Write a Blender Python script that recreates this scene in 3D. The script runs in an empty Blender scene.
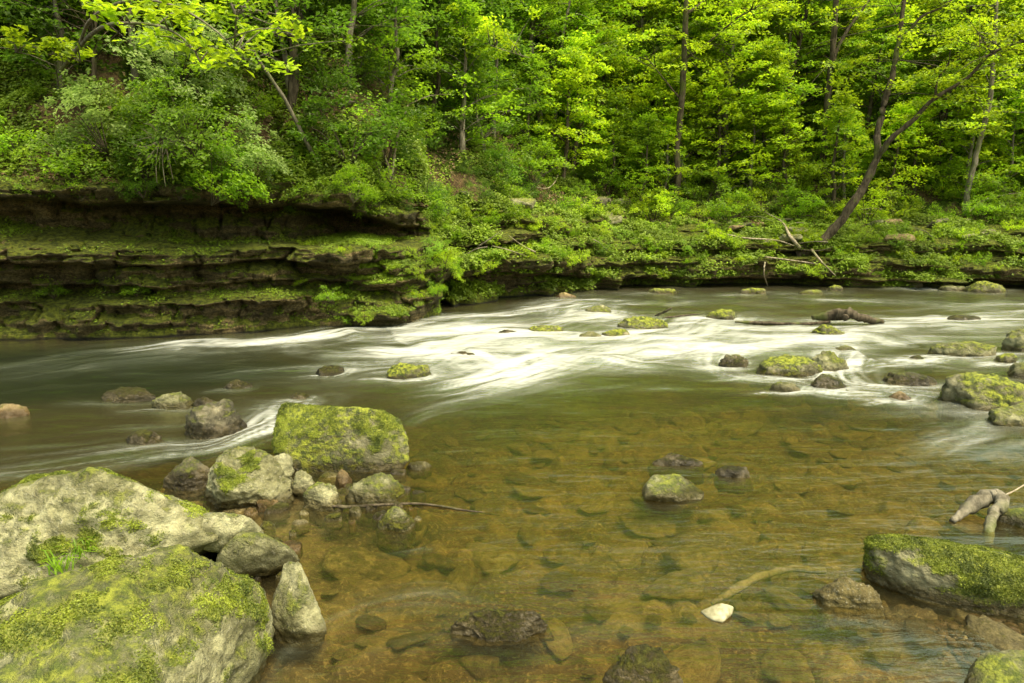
import bpy, bmesh, math, random
import numpy as np
from mathutils import Vector

random.seed(7)
RNG = np.random.default_rng(7)
scene = bpy.context.scene
COL = scene.collection
R = math.radians

# ------------------------------------------------------------------ camera
CAMZ = 1.6; PITCH = R(10.5); F = 683.0
cam_d = bpy.data.cameras.new('camera'); cam_d.lens = 24.0; cam_d.sensor_width = 36.0
cam_d.clip_start = 0.05; cam_d.clip_end = 400
cam = bpy.data.objects.new('camera', cam_d); COL.objects.link(cam)
cam.location = (0, 0, CAMZ); cam.rotation_euler = (math.pi/2 - PITCH, 0, 0)
scene.camera = cam

def ray(px, py):
    x = (px-512)/F; y = -(py-341.5)/F
    return np.array([x, math.cos(PITCH)+y*math.sin(PITCH), -math.sin(PITCH)+y*math.cos(PITCH)])
def P(px, py, z=0.0):
    d = ray(px, py); t = (z-CAMZ)/d[2]
    return np.array([0, 0, CAMZ])+d*t
def Q(px, py, Y):
    d = ray(px, py)
    return np.array([0, 0, CAMZ])+d*(Y/d[1])

# ------------------------------------------------------------------ noise
_perm = np.random.default_rng(3).permutation(256); _perm = np.concatenate([_perm]*3)
_g = np.random.default_rng(4).normal(size=(256, 3)); _g /= np.linalg.norm(_g, axis=1)[:, None]
def pn(x, y, z):
    x, y, z = np.broadcast_arrays(np.asarray(x, float), np.asarray(y, float), np.asarray(z, float))
    xi = np.floor(x).astype(int); yi = np.floor(y).astype(int); zi = np.floor(z).astype(int)
    xf = x-xi; yf = y-yi; zf = z-zi
    u = xf*xf*xf*(xf*(xf*6-15)+10); v = yf*yf*yf*(yf*(yf*6-15)+10); w = zf*zf*zf*(zf*(zf*6-15)+10)
    def gr(dx, dy, dz):
        h = _perm[(_perm[(_perm[(xi+dx) & 255]+yi+dy) & 255]+zi+dz) & 255]
        g = _g[h]
        return g[..., 0]*(xf-dx)+g[..., 1]*(yf-dy)+g[..., 2]*(zf-dz)
    l = lambda a, b, t: a+(b-a)*t
    return 1.6*l(l(l(gr(0,0,0), gr(1,0,0), u), l(gr(0,1,0), gr(1,1,0), u), v),
                 l(l(gr(0,0,1), gr(1,0,1), u), l(gr(0,1,1), gr(1,1,1), u), v), w)
def fbm(x, y, z, o=4, lac=2.1, gain=.5):
    s = 0; a = 1
    for k in range(o):
        s = s+a*pn(x+k*17.3, y-k*9.1, z+k*5.7); x = x*lac; y = y*lac; z = z*lac; a *= gain
    return s
def sstep(a, b, x):
    t = np.clip((x-a)/(b-a), 0, 1); return t*t*(3-2*t)

# ------------------------------------------------------------------ object helpers
def tag(o, label=None, cat=None, group=None, kind=None):
    if label: o['label'] = label
    if cat: o['category'] = cat
    if group: o['group'] = group
    if kind: o['kind'] = kind
    return o
def empty(name, loc, rz=0):
    o = bpy.data.objects.new(name, None); COL.objects.link(o); o.location = loc
    o.rotation_euler = (0, 0, rz); o.empty_display_size = .2
    return o
def npmesh(name, V, Fc, smooth=True):
    """V (n,3); Fc (m,k) all faces the same size, or a list of such arrays"""
    me = bpy.data.meshes.new(name)
    if not isinstance(Fc, list): Fc = [Fc]
    V = np.asarray(V, np.float32)
    nl = sum(f.size for f in Fc); nf = sum(len(f) for f in Fc)
    me.vertices.add(len(V)); me.vertices.foreach_set('co', V.ravel())
    me.loops.add(nl); me.loops.foreach_set('vertex_index', np.concatenate([f.ravel() for f in Fc]).astype(np.int32))
    me.polygons.add(nf)
    tot = np.concatenate([np.full(len(f), f.shape[1], np.int32) for f in Fc])
    st = np.concatenate([[0], np.cumsum(tot)[:-1]]).astype(np.int32)
    me.polygons.foreach_set('loop_start', st); me.polygons.foreach_set('loop_total', tot)
    me.update(calc_edges=True); me.validate()
    me.polygons.foreach_set('use_smooth', np.full(len(me.polygons), smooth, bool))
    return me
def attr(me, name, vals, dom='POINT'):
    a = me.attributes.new(name, 'FLOAT', dom); a.data.foreach_set('value', np.asarray(vals, np.float32))
def mobj(name, me, mat, parent=None, loc=None):
    o = bpy.data.objects.new(name, me); COL.objects.link(o)
    if mat and not me.materials: me.materials.append(mat)
    if parent: o.parent = parent
    if loc is not None: o.location = loc
    return o
def grid_faces(nr, nc):
    i = np.arange(nr*nc).reshape(nr, nc)
    return np.stack([i[:-1, :-1], i[:-1, 1:], i[1:, 1:], i[1:, :-1]], -1).reshape(-1, 4)

def tube_arrays(pts, rad, seg=7, wob=0.0, seed=0):
    pts = np.asarray(pts, float); n = len(pts); rad = np.broadcast_to(np.asarray(rad, float), (n,))
    T = np.gradient(pts, axis=0); T /= np.linalg.norm(T, axis=1)[:, None]+1e-9
    up = np.array([0.13, 0.31, 0.94]); 
    V = []
    for k in range(n):
        a = np.cross(T[k], up); 
        if np.linalg.norm(a) < .15: a = np.cross(T[k], [1, 0, 0])
        a /= np.linalg.norm(a); b = np.cross(T[k], a)
        th = np.linspace(0, 2*np.pi, seg, endpoint=False)
        rr = rad[k]*(1+wob*pn(np.cos(th)*1.3+seed, np.sin(th)*1.3, k*.45+seed))
        V.append(pts[k]+np.outer(np.cos(th)*rr, a)+np.outer(np.sin(th)*rr, b))
    V.append(pts[-1:]); V.append(pts[:1])
    V = np.concatenate(V)
    i = np.arange(n*seg).reshape(n, seg); j = np.roll(i, -1, 1)
    q = np.stack([i[:-1], j[:-1], j[1:], i[1:]], -1).reshape(-1, 4)
    t1 = np.stack([i[-1], j[-1], np.full(seg, n*seg)], -1); t0 = np.stack([j[0], i[0], np.full(seg, n*seg+1)], -1)
    return V, q, np.concatenate([t1, t0])
def spline(pts, m):
    """resample control points (any dimension) with Catmull-Rom"""
    p = np.asarray(pts, float); p = np.concatenate([[2*p[0]-p[1]], p, [2*p[-1]-p[-2]]])
    n = len(p)-3; out = []
    for t in np.linspace(0, n-1e-6, m):
        k = int(t); f = t-k; a, b, c, d = p[k:k+4]
        out.append(.5*((2*b)+(c-a)*f+(2*a-5*b+4*c-d)*f*f+(3*b-a-3*c+d)*f**3))
    return np.array(out)
class Tubes:
    def __init__(s): s.V = []; s.q = []; s.t = []; s.n = 0
    def add(s, pts, rad, seg=6, wob=0.0, seed=0):
        V, q, t = tube_arrays(pts, rad, seg, wob, seed)
        s.V.append(V); s.q.append(q+s.n); s.t.append(t+s.n); s.n += len(V)
    def mesh(s, name): return npmesh(name, np.concatenate(s.V), [np.concatenate(s.q), np.concatenate(s.t)])

# ------------------------------------------------------------------ node helpers
class NT:
    def __init__(s, name):
        s.m = bpy.data.materials.new(name); s.m.use_nodes = True; s.t = s.m.node_tree; s.t.nodes.clear()
        s.out = s.n('ShaderNodeOutputMaterial')
    def n(s, typ, **kw):
        nd = s.t.nodes.new(typ)
        for k, v in kw.items():
            if k.startswith('i_'): s.set(nd, k[2:].replace('_', ' '), v)
            else: setattr(nd, k, v)
        return nd
    def set(s, nd, key, v):
        sock = nd.inputs[int(key)] if str(key).isdigit() else nd.inputs[key]
        if isinstance(v, bpy.types.NodeSocket): s.t.links.new(v, sock)
        elif isinstance(v, tuple) and len(v) == 3 and sock.type == 'RGBA': sock.default_value = (*v, 1)
        else: sock.default_value = v
    def math(s, op, a, b=0.0, clamp=False):
        nd = s.n('ShaderNodeMath', operation=op); nd.use_clamp = clamp; s.set(nd, 0, a); s.set(nd, 1, b); return nd.outputs[0]
    def mix(s, f, a, b, mode='MIX'):
        nd = s.n('ShaderNodeMix', data_type='RGBA', blend_type=mode); s.set(nd, 0, f); s.set(nd, 6, a); s.set(nd, 7, b); return nd.outputs[2]
    def ramp(s, f, *stops):
        nd = s.n('ShaderNodeValToRGB'); cr = nd.color_ramp
        while len(cr.elements) < len(stops): cr.elements.new(.5)
        for e, (p, c) in zip(cr.elements, stops):
            e.position = p; e.color = (*c, 1) if isinstance(c, tuple) else (c, c, c, 1)
        s.set(nd, 0, f); return nd.outputs[0]
    def rng(s, v, a, b, c=0.0, d=1.0):
        nd = s.n('ShaderNodeMapRange'); nd.interpolation_type = 'SMOOTHSTEP'
        for k, x in enumerate((v, a, b, c, d)): s.set(nd, k, x)
        return nd.outputs[0]
    def noise(s, vec, scale, detail=4, rough=.55, dist=0.0):
        nd = s.n('ShaderNodeTexNoise'); s.set(nd, 'Vector', vec); s.set(nd, 'Scale', scale); s.set(nd, 'Detail', detail)
        s.set(nd, 'Roughness', rough); s.set(nd, 'Distortion', dist); return nd.outputs[0]
    def mapping(s, vec, scale=(1, 1, 1), rot=(0, 0, 0), loc=(0, 0, 0)):
        nd = s.n('ShaderNodeMapping'); s.set(nd, 'Vector', vec); nd.inputs['Scale'].default_value = scale
        nd.inputs['Rotation'].default_value = rot; nd.inputs['Location'].default_value = loc; return nd.outputs[0]
    def bump(s, h, strength, dist, normal=None):
        nd = s.n('ShaderNodeBump'); s.set(nd, 'Height', h); s.set(nd, 'Strength', strength); s.set(nd, 'Distance', dist)
        if normal is not None: s.set(nd, 'Normal', normal)
        return nd.outputs[0]
    def geo(s): 
        if not hasattr(s, '_geo'): s._geo = s.n('ShaderNodeNewGeometry')
        return s._geo
    def attrf(s, name): return s.n('ShaderNodeAttribute', attribute_name=name).outputs['Fac']

WARM = 1.0
def rock_mat(name, ca, cb, moss, moss_a, moss_b, wet=0.05, scale=1.0, rust=None):
    t = NT(name); g = t.geo(); tc = t.n('ShaderNodeTexCoord'); oi = t.n('ShaderNodeObjectInfo')
    vadd = t.n('ShaderNodeVectorMath', operation='ADD'); t.set(vadd, 0, tc.outputs['Object'])
    cmb = t.n('ShaderNodeCombineXYZ'); r100 = t.math('MULTIPLY', oi.outputs['Random'], 60.0)
    t.set(cmb, 0, r100); t.set(cmb, 1, r100); t.set(vadd, 1, cmb.outputs[0]); v = vadd.outputs[0]
    n1 = t.noise(v, 2.6*scale, 6, .6, .4); n2 = t.noise(v, 14*scale, 6, .7); n3 = t.noise(v, 60*scale, 4, .7)
    vo = t.n('ShaderNodeTexVoronoi', feature='DISTANCE_TO_EDGE'); 
    wv = t.n('ShaderNodeVectorMath', operation='ADD'); nzc = t.n('ShaderNodeTexNoise'); t.set(nzc, 'Vector', v); t.set(nzc, 'Scale', 5.0*scale)
    t.set(wv, 0, v); t.set(wv, 1, nzc.outputs['Color']); t.set(vo, 'Vector', wv.outputs[0]); t.set(vo, 'Scale', 2.3*scale)
    crack = t.rng(t.noise(v, 3.4*scale, 7, .75, 1.2), .30, .40)
    col = t.mix(t.rng(n1, .36, .66), ca, cb)
    if rust: col = t.mix(t.rng(t.noise(v, 3.3*scale, 3), .55, .72), col, rust)
    col = t.mix(t.rng(n2, .3, .7, .0, .75), col, t.mix(1.0, col, (.42, .40, .36), 'MULTIPLY'))
    col = t.mix(t.rng(n3, .52, .72, 0, .5), col, (.42, .40, .30))                 # pale lichen specks
    sxyz = t.n('ShaderNodeSeparateXYZ'); t.set(sxyz, 0, g.outputs['Normal'])
    up = t.math('MULTIPLY', sxyz.outputs[2], .22)
    mfac = t.math('ADD', t.math('MULTIPLY', n2, .45), t.math('MULTIPLY', t.noise(v, 4.2*scale, 5, .65), .75))
    mfac = t.math('ADD', mfac, up)
    mossm = t.rng(t.math('ADD', mfac, t.math('MULTIPLY', t.math('SUBTRACT', n3, .5), .35)), .90-moss*.42, 1.12-moss*.42)
    mossm = t.math('MAXIMUM', mossm, t.attrf('moss'))
    mcol = t.mix(t.rng(t.noise(v, 24*scale, 4, .7), .38, .62), moss_a, moss_b)
    col = t.mix(t.math('MULTIPLY', mossm, .92), col, mcol)
    px = t.n('ShaderNodeSeparateXYZ'); t.set(px, 0, g.outputs['Position'])
    zz = t.math('ADD', px.outputs[2], t.math('MULTIPLY', t.math('SUBTRACT', n2, .5), .08))
    wetm = t.rng(zz, wet+.035, wet-.02)
    col = t.mix(t.math('MULTIPLY', wetm, .85), col, t.mix(1.0, col, (.34, .28, .18), 'MULTIPLY'))
    col = t.mix(t.math('SUBTRACT', 1.0, crack), col, t.mix(.55, col, (.05, .045, .025)))
    h = t.math('ADD', t.math('MULTIPLY', n1, 1.2), t.math('ADD', t.math('MULTIPLY', n2, .8), t.math('MULTIPLY', n3, .35)))
    h = t.math('ADD', h, t.math('MULTIPLY', crack, .2))
    mh = t.noise(v, 95*scale, 3, .7)
    h = t.math('ADD', h, t.math('MULTIPLY', mossm, t.math('ADD', .35, t.math('MULTIPLY', mh, 1.0))))
    nrm = t.bump(h, .9, .03/scale)
    b = t.n('ShaderNodeBsdfPrincipled'); t.set(b, 'Base Color', col); t.set(b, 'Roughness', t.mix(wetm, (.88,)*3, (.28,)*3))
    t.set(b, 'Normal', nrm); t.set(b, 'Specular IOR Level', .35)
    t.set(t.out, 'Surface', b.outputs[0]); return t.m

MA, MB_ = (.10, .145, .012), (.26, .31, .025)
M = {}
M['pale'] = rock_mat('pale_limestone', (.18, .178, .085), (.39, .385, .225), .40, (.08, .11, .012), (.27, .30, .035))
M['mossy'] = rock_mat('mossy_limestone', (.14, .135, .07), (.38, .36, .22), .78, (.05, .075, .008), (.32, .36, .03))
M['lichen'] = rock_mat('lichen_limestone', (.15, .15, .07), (.36, .355, .20), .58, (.08, .11, .012), (.26, .29, .03))
M['dark'] = rock_mat('dark_wet_rock', (.06, .055, .035), (.24, .22, .14), .50, (.07, .09, .012), (.17, .19, .03), wet=.10, scale=1.6)
M['brown'] = rock_mat('brown_rock', (.17, .12, .05), (.30, .23, .11), .3, (.12, .13, .02), (.2, .2, .04), scale=2)
M['bed_light'] = rock_mat('pale_algae_stone', (.15, .125, .045), (.28, .24, .11), .15, (.12, .11, .014), (.26, .22, .035), wet=-9, scale=1.6)
M['bed_dark'] = rock_mat('dark_algae_stone', (.06, .045, .012), (.16, .12, .04), .3, (.05, .05, .008), (.12, .11, .02), wet=-9, scale=1.6)
M['bed'] = rock_mat('algae_stone', (.10, .082, .028), (.23, .19, .07), .2, (.09, .09, .012), (.22, .20, .03), wet=-9, scale=1.3)

# ------------------------------------------------------------------ leaves
def leaf_mat(name, ca, cb, trans=(.30, .50, .03), tw=.52):
    t = NT(name); ti = t.attrf('tint'); pos = t.geo().outputs['Position']; oi = t.n('ShaderNodeObjectInfo')
    col = t.mix(ti, ca, cb)
    cl = t.rng(t.noise(pos, .9, 3, .6), .35, .65, .62, 1.15)
    cl = t.math('MULTIPLY', cl, t.math('ADD', .85, t.math('MULTIPLY', oi.outputs['Random'], .35)))
    cc = t.n('ShaderNodeCombineColor'); [t.set(cc, k, cl) for k in range(3)]
    col = t.mix(1.0, col, cc.outputs[0], 'MULTIPLY')
    d = t.n('ShaderNodeBsdfDiffuse'); t.set(d, 'Color', col)
    tr = t.n('ShaderNodeBsdfTranslucent'); t.set(tr, 'Color', t.mix(1.0, t.mix(.65, col, trans), cc.outputs[0], 'MULTIPLY'))
    g = t.n('ShaderNodeBsdfGlossy'); t.set(g, 'Roughness', .5); t.set(g, 'Color', (.8, .9, .6))
    m = t.n('ShaderNodeMixShader'); t.set(m, 0, tw); t.set(m, 1, d.outputs[0]); t.set(m, 2, tr.outputs[0])
    m2 = t.n('ShaderNodeMixShader'); t.set(m2, 0, .035); t.set(m2, 1, m.outputs[0]); t.set(m2, 2, g.outputs[0])
    t.set(t.out, 'Surface', m2.outputs[0]); return t.m
M['leaf_shaded'] = leaf_mat('leaf_shaded_green', (.045, .10, .008), (.12, .23, .014), (.20, .40, .02))  # shade of the left slope put into the leaf colour
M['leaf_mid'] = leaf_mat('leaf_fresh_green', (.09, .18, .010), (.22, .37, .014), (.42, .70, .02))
M['leaf_lime'] = leaf_mat('leaf_lime_green', (.17, .30, .010), (.40, .54, .018), (.68, .92, .02))  # lime leaves, with light through the right canopy brightening the colour too
M['leaf_pale'] = leaf_mat('leaf_pale_green', (.16, .26, .05), (.34, .44, .14), (.35, .5, .1))
M['leaf_cover'] = leaf_mat('leaf_low_cover', (.08, .135, .010), (.23, .34, .018), (.35, .52, .03), .3)
M['leaf_dead'] = leaf_mat('dead_leaf_litter', (.10, .06, .025), (.30, .21, .11), (.2, .12, .05), .1)
def leaves_mesh(name, C, Nn, L, tint, seed=0, fold=False):
    """one pointed leaf per centre: C centre, Nn normal, L length"""
    rg = np.random.default_rng(seed); n = len(C)
    Nn = Nn/(np.linalg.norm(Nn, axis=1)[:, None]+1e-9)
    r = rg.normal(size=(n, 3)); a = np.cross(Nn, r); a /= np.linalg.norm(a, axis=1)[:, None]+1e-9; b = np.cross(Nn, a)
    L = np.broadcast_to(np.asarray(L, float), (n,))[:, None]*rg.uniform(.7, 1.3, (n, 1)); W = L*rg.uniform(.45, .75, (n, 1))
    V = np.stack([C-a*L*.5, C-a*L*.08+b*W*.5+Nn*L*.08, C+a*L*.5-Nn*L*.10, C-a*L*.08-b*W*.5+Nn*L*.08], 1).reshape(-1, 3)
    i = np.arange(n)*4
    if fold:
        F3 = np.concatenate([np.stack([i, i+1, i+2], 1), np.stack([i, i+2, i+3], 1)]); me = npmesh(name, V, F3, False); attr(me, 'tint', np.concatenate([tint, tint]), 'FACE')
    else:
        me = npmesh(name, V, np.stack([i, i+1, i+2, i+3], 1), False); attr(me, 'tint', tint, 'FACE')
    return me
M['moss'] = leaf_mat('moss_tips', (.045, .065, .008), (.26, .31, .03), (.25, .33, .03), .25)
# ------------------------------------------------------------------ river frame of reference
UX, UY = .953, .303
wl = [(-900, 380), (-400, 350), (-100, 343), (0, 340), (130, 338), (230, 334), (300, 328), (345, 327), (400, 323), (441, 316), (447, 306),
      (500, 303), (560, 297), (600, 291), (650, 288), (800, 287), (1024, 289), (1150, 290), (1500, 293)]
_w = np.array([P(a, b) for a, b in wl]); WU = _w[:, 0]*UX+_w[:, 1]*UY; WV = -_w[:, 0]*UY+_w[:, 1]*UX
_o = np.argsort(WU); WU = WU[_o]; WV = WV[_o]
def vw(u):
    u = np.asarray(u, float); return np.interp(u, WU, WV)+.10*pn(u*.9, 3.3, 0)+.05*pn(u*3.1, 8.3, 0)
def uv2xy(u, v): return u*UX-v*UY, u*UY+v*UX
def pxu(px, py):
    p = P(px, py); return p[0]*UX+p[1]*UY
KU = [pxu(-900, 380), pxu(0, 340), pxu(200, 336), pxu(300, 328), pxu(350, 327), pxu(400, 323), pxu(440, 316), pxu(450, 306), pxu(520, 301),
      pxu(600, 291), pxu(700, 288), pxu(1024, 289), pxu(1500, 293)]
L0 = [(-.6,0),(.06,0),(.10,-.08),(.46,-.02),(.50,-.15),(.53,-.55),(.66,-.55),(.70,-.30),(.98,-.30),(1.04,.05),(1.20,.12),(1.27,-.05),(1.42,-.5),(1.50,-.75),(1.82,-.7),(1.86,-.20),(2.02,-.1),(2.12,-.3)]
L1 = [(-.6,0),(.06,0),(.10,-.05),(.42,.05),(.46,-.1),(.52,-.5),(.62,-.55),(.66,-.35),(.92,-.5),(.97,-.02),(1.08,.05),(1.15,-.1),(1.20,-1.0),(1.26,-1.1),(1.70,-1.1),(1.74,-.35),(1.90,-.15),(2.02,-.3)]
L2 = [(-.6,0),(.06,0),(.10,-.05),(.34,.0),(.40,-.2),(.44,-.6),(.56,-.65),(.62,-.25),(.74,-.02),(.82,.10),(1.10,.10),(1.18,-.1),(1.24,-.9),(1.28,-2.1),(1.66,-2.2),(1.70,-.45),(1.85,-.25),(1.95,-.4)]
L3 = [(-.6,.3),(.06,.32),(.14,.34),(.32,.18),(.42,-.2),(.46,-.35),(.52,-.35),(.60,-.15),(.74,.0),(.84,.05),(1.08,.0),(1.15,-.1),(1.20,-.5),(1.26,-1.4),(1.46,-1.5),(1.50,-.55),(1.66,-.45),(1.8,-.65)]
L4 = [(-.6,.0),(.06,.0),(.14,.0),(.32,-.05),(.42,-.15),(.46,-.2),(.52,-.2),(.60,-.1),(.74,-.02),(.84,.0),(1.0,-.05),(1.08,-.15),(1.14,-.35),(1.2,-.7),(1.3,-.75),(1.36,-.6),(1.6,-.7),(1.75,-.95)]
B1 = [(-.6,-.5),(.06,-.7),(.10,-.7),(.40,-.65),(.46,-.5),(.50,-.05),(.58,.05),(.75,.02),(.86,-.15),(.90,-.45),(1.0,-.6),(1.06,-.35),(1.2,-.35),(1.28,-.9),(1.36,-1.0),(1.42,-.8),(1.6,-1.0),(1.75,-1.3)]
B2 = [(-.6,-.5),(.04,-.7),(.08,-.7),(.24,-.65),(.28,-.4),(.32,-.05),(.42,.05),(.60,.0),(.72,-.2),(.76,-.6),(.86,-.7),(.90,-.45),(1.0,-.5),(1.1,-.8),(1.2,-1.1),(1.3,-1.2),(1.45,-1.4),(1.6,-1.8)]
B3 = [(-.6,-.4),(.0,-.7),(.04,-.8),(.13,-.8),(.16,-.4),(.20,-.08),(.32,.05),(.48,-.02),(.62,-.25),(.66,-.75),(.76,-.8),(.79,-.5),(.9,-.55),(1.0,-.9),(1.08,-1.2),(1.16,-1.4),(1.25,-1.7),(1.35,-2.1)]
KP = np.array([L0, L0, L1, L1, L2, L3, L4, B1, B1, B2, B3, B3, B3], float)
# make rows: subdivide each profile segment
segn = [4, 2, 10, 4, 8, 5, 5, 9, 12, 9, 5, 9, 9, 9, 12, 8, 5]
kt = np.concatenate([np.linspace(i, i+1, n, endpoint=False) for i, n in enumerate(segn)]+[[len(segn)]])
def build_cliff(u0, u1, nu, seed):
    U = np.linspace(u0, u1, nu)
    prof = np.stack([np.stack([np.interp(U, KU, KP[:, k, c]) for k in range(18)], 1) for c in (0, 1)], -1)  # nu,18,2
    k0 = np.minimum(kt.astype(int), 16); fr = (kt-k0)[None, :, None]
    G = prof[:, k0]*(1-fr)+prof[:, k0+1]*fr                       # nu, rows, 2
    z = G[..., 0]; D = G[..., 1]; Ug = np.broadcast_to(U[:, None], z.shape)
    wa = sstep(.0, .25, z)
    z = z+wa*(.10*pn(Ug*.55, z*.5, 1.7)+.055*pn(Ug*1.9, z*1.2, 9.2))
    # bedding, blocks, roughness
    blk = np.floor(Ug*1.1+.8*pn(Ug*.4, z*1.5, 3)+np.floor(z*4)*.37)
    for w_, h_, a_ in ((1.05, .23, .30), (.42, .12, .15), (.17, .055, .06)):
        zl_ = z/h_+.35*pn(Ug*.5/w_*.4, 3.1*h_*9, z*.6)+.2*pn(Ug*2.1, z*2, 8.8); lay = np.floor(zl_); s1 = np.abs(np.sin(lay*91.7+h_*50)*437.5)%1
        bl = np.floor((Ug+.22*w_*pn(Ug*3/w_*.5, z*4, 1.1))/w_/(.7+.6*s1)+s1*7); r_ = np.abs(np.sin(bl*127.1+lay*311.7+w_*33)*4375.85)%1
        uu_ = (Ug+.22*w_*pn(Ug*3/w_*.5, z*4, 1.1))/w_/(.7+.6*s1)+s1*7; ej = uu_-np.floor(uu_)
        D = D-.5*a_*wa*np.exp(-(np.minimum(ej, 1-ej)*w_/.028)**2)*(w_ > .3)
        D = D+a_*(r_-.5)*wa*(.55+.45*(sstep(.0, .15, zl_-lay)*2-1))
    D = D+(sstep(.30, .12, z)*np.clip(.15+1.5*pn(Ug*.45, 2.2, 7.7)+.8*pn(Ug*1.7, 3.2, 7.7), 0, .75))*(Ug > UH+.3)
    D = D+.10*pn(Ug*.8, z*7.5, 2.2)+.09*pn(Ug*1.7, z*2.2, 5.1)+.06*pn(Ug*3.5, z*16, 7.1)+.045*pn(Ug*6, z*19, 1.3)+.03*(1-2*np.abs(pn(Ug*9, z*26, 4.3)))+.018*pn(Ug*24, z*34, 1.3)
    D = D+.26*pn(Ug*.6, z*1.6, 11.1)*wa+.12*pn(Ug*1.3, z*4.0, 4.1)*wa
    z = z+.02*pn(Ug*5, D*5, z*4)
    v = vw(Ug)-D
    X, Y = uv2xy(Ug, v)
    V = np.stack([X, Y, z], -1)
    return V
def mesh_normals(V):
    du = np.gradient(V, axis=0); dt = np.gradient(V, axis=1); n = np.cross(du, dt); n /= np.linalg.norm(n, axis=2)[..., None]+1e-9
    return n
UH = pxu(444, 311)
cliffL = build_cliff(-16, UH+.0, 760, 0); cliffR = build_cliff(UH, 36, 1000, 1)

def bank_mat(nm, mo):
    t = NT(nm); g = t.geo(); pos = g.outputs['Position']
    st = t.mapping(pos, (1, 1, 5.5))
    n1 = t.noise(st, 1.3, 6, .62, .3); n2 = t.noise(st, 6, 6, .7); n3 = t.noise(pos, 30, 4, .7); nb = t.noise(pos, 1.1, 3, .5)
    col = t.mix(t.rng(n1, .35, .65), (.10, .078, .034), (.46, .35, .15))
    col = t.mix(t.rng(n2, .45, .7, 0, .7), col, (.27, .22, .11))
    col = t.mix(t.rng(n3, .4, .6, .7, 0), col, (.025, .022, .012)); cr = t.noise(t.mapping(pos, (1, 1, 9)), 2.2, 7, .78, .8); col = t.mix(t.rng(cr, .34, .43, .85, 0), col, (.012, .010, .006))
    col = t.mix(t.rng(t.noise(pos, .7, 3, .6), .40, .60, .5, 0), col, (.05, .06, .015))
    s = t.n('ShaderNodeSeparateXYZ'); t.set(s, 0, g.outputs['Normal']); pz = t.n('ShaderNodeSeparateXYZ'); t.set(pz, 0, pos)
    m = t.math('ADD', t.math('MULTIPLY', s.outputs[2], .42), t.math('ADD', t.math('MULTIPLY', nb, .7), t.math('MULTIPLY', n2, .35)))
    low = t.rng(pz.outputs[2], .16, .02, 0, .14); m = t.math('ADD', m, low)
    mm = t.rng(t.math('ADD', m, mo), .50, .66)
    mc = t.mix(t.rng(t.noise(pos, 16, 5, .7), .36, .64), (.045, .065, .007), (.22, .26, .02))
    col = t.mix(t.math('MULTIPLY', mm, .93), col, mc)
    wet = t.rng(pz.outputs[2], .05, -.0); col = t.mix(wet, col, (.014, .014, .009))
    h = t.math('ADD', t.math('MULTIPLY', n2, 1.0), t.math('ADD', t.math('MULTIPLY', n3, .4), t.math('MULTIPLY', t.math('MULTIPLY', mm, t.noise(pos, 70, 3, .7)), .8)))
    b = t.n('ShaderNodeBsdfPrincipled'); t.set(b, 'Base Color', col); t.set(b, 'Roughness', .85); t.set(b, 'Specular IOR Level', .25)
    t.set(b, 'Normal', t.bump(t.math('ADD', h, t.math('MULTIPLY', cr, 2.0)), 1.0, .10)); t.set(t.out, 'Surface', b.outputs[0]); return t.m
M['cliff'] = bank_mat('cliff_rock', -.06); M['ledge'] = bank_mat('ledge_rock', 0.0)
for nm, V, lb in (('rock_cliff', cliffL, 'layered undercut limestone cliff with mossy ledges along the far left water edge'),
                  ('rock_ledge', cliffR, 'low undercut rock ledge covered in moss and seedlings along the far right water edge')):
    me = npmesh(nm, V.reshape(-1, 3), grid_faces(*V.shape[:2])); tag(mobj(nm, me, M['cliff' if nm == 'rock_cliff' else 'ledge']), lb, 'cliff' if nm == 'rock_cliff' else 'rock ledge')

# ------------------------------------------------------------------ hillside
TOPU = np.concatenate([np.linspace(-16, UH, 760), np.linspace(UH, 36, 1000)]); 
TOP = np.concatenate([cliffL[:, -1], cliffR[:, -1]]); TOPV = -TOP[:, 0]*UY+TOP[:, 1]*UX
U_A, U_B = pxu(420, 320), pxu(640, 289)
def hill_z(u, v):
    u = np.asarray(u, float); v = np.asarray(v, float)
    tv = np.interp(u, TOPU, TOPV); tz = np.interp(u, TOPU, TOP[:, 2]); t = np.maximum(v-tv, 0)
    s = sstep(U_A-1, U_B+2, u)
    # profile: gentle shelf first, then slope
    zl = 1.05*t*sstep(-.3, 1.0, t); zr = .30*np.minimum(t, 1.2)+.62*np.maximum(t-1.2, 0)
    z = zl*(1-s)+zr*s
    a = sstep(0, 1.2, t)
    z = z+a*(.35*pn(u*.35, v*.35, 2.2)+.22*pn(u*.9, v*.9, 6.2)+.10*pn(u*2.3, v*2.3, 1.2)+.04*fbm(u*6, v*6, 1.2, 2))
    st = .55                                                     # rough rock terraces
    zz = z+.2*pn(u*.6, v*.6, 8); q = zz/st; fr = q-np.floor(q)
    z = z+a*.55*(1-.5*s)*(sstep(.25, .75, fr)-fr)*st*sstep(7, 2, t)
    return tz+z-.02*t*0
nu, nt = 760, 260
Ug = np.linspace(-24, 44, nu)[:, None]; tg = (np.linspace(0, 1, nt)**1.6*34)[None, :]
tv = np.interp(Ug, TOPU, TOPV); Vg = tv+tg; Ub = np.broadcast_to(Ug, Vg.shape)
Z = hill_z(Ub, Vg); Z[:, 0] = np.interp(Ug[:, 0], TOPU, TOP[:, 2])-.03
X, Y = uv2xy(Ub, Vg - (np.arange(nt)[None, :] == 0)*.05)
HILL = np.stack([X, Y, Z], -1)
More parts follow.
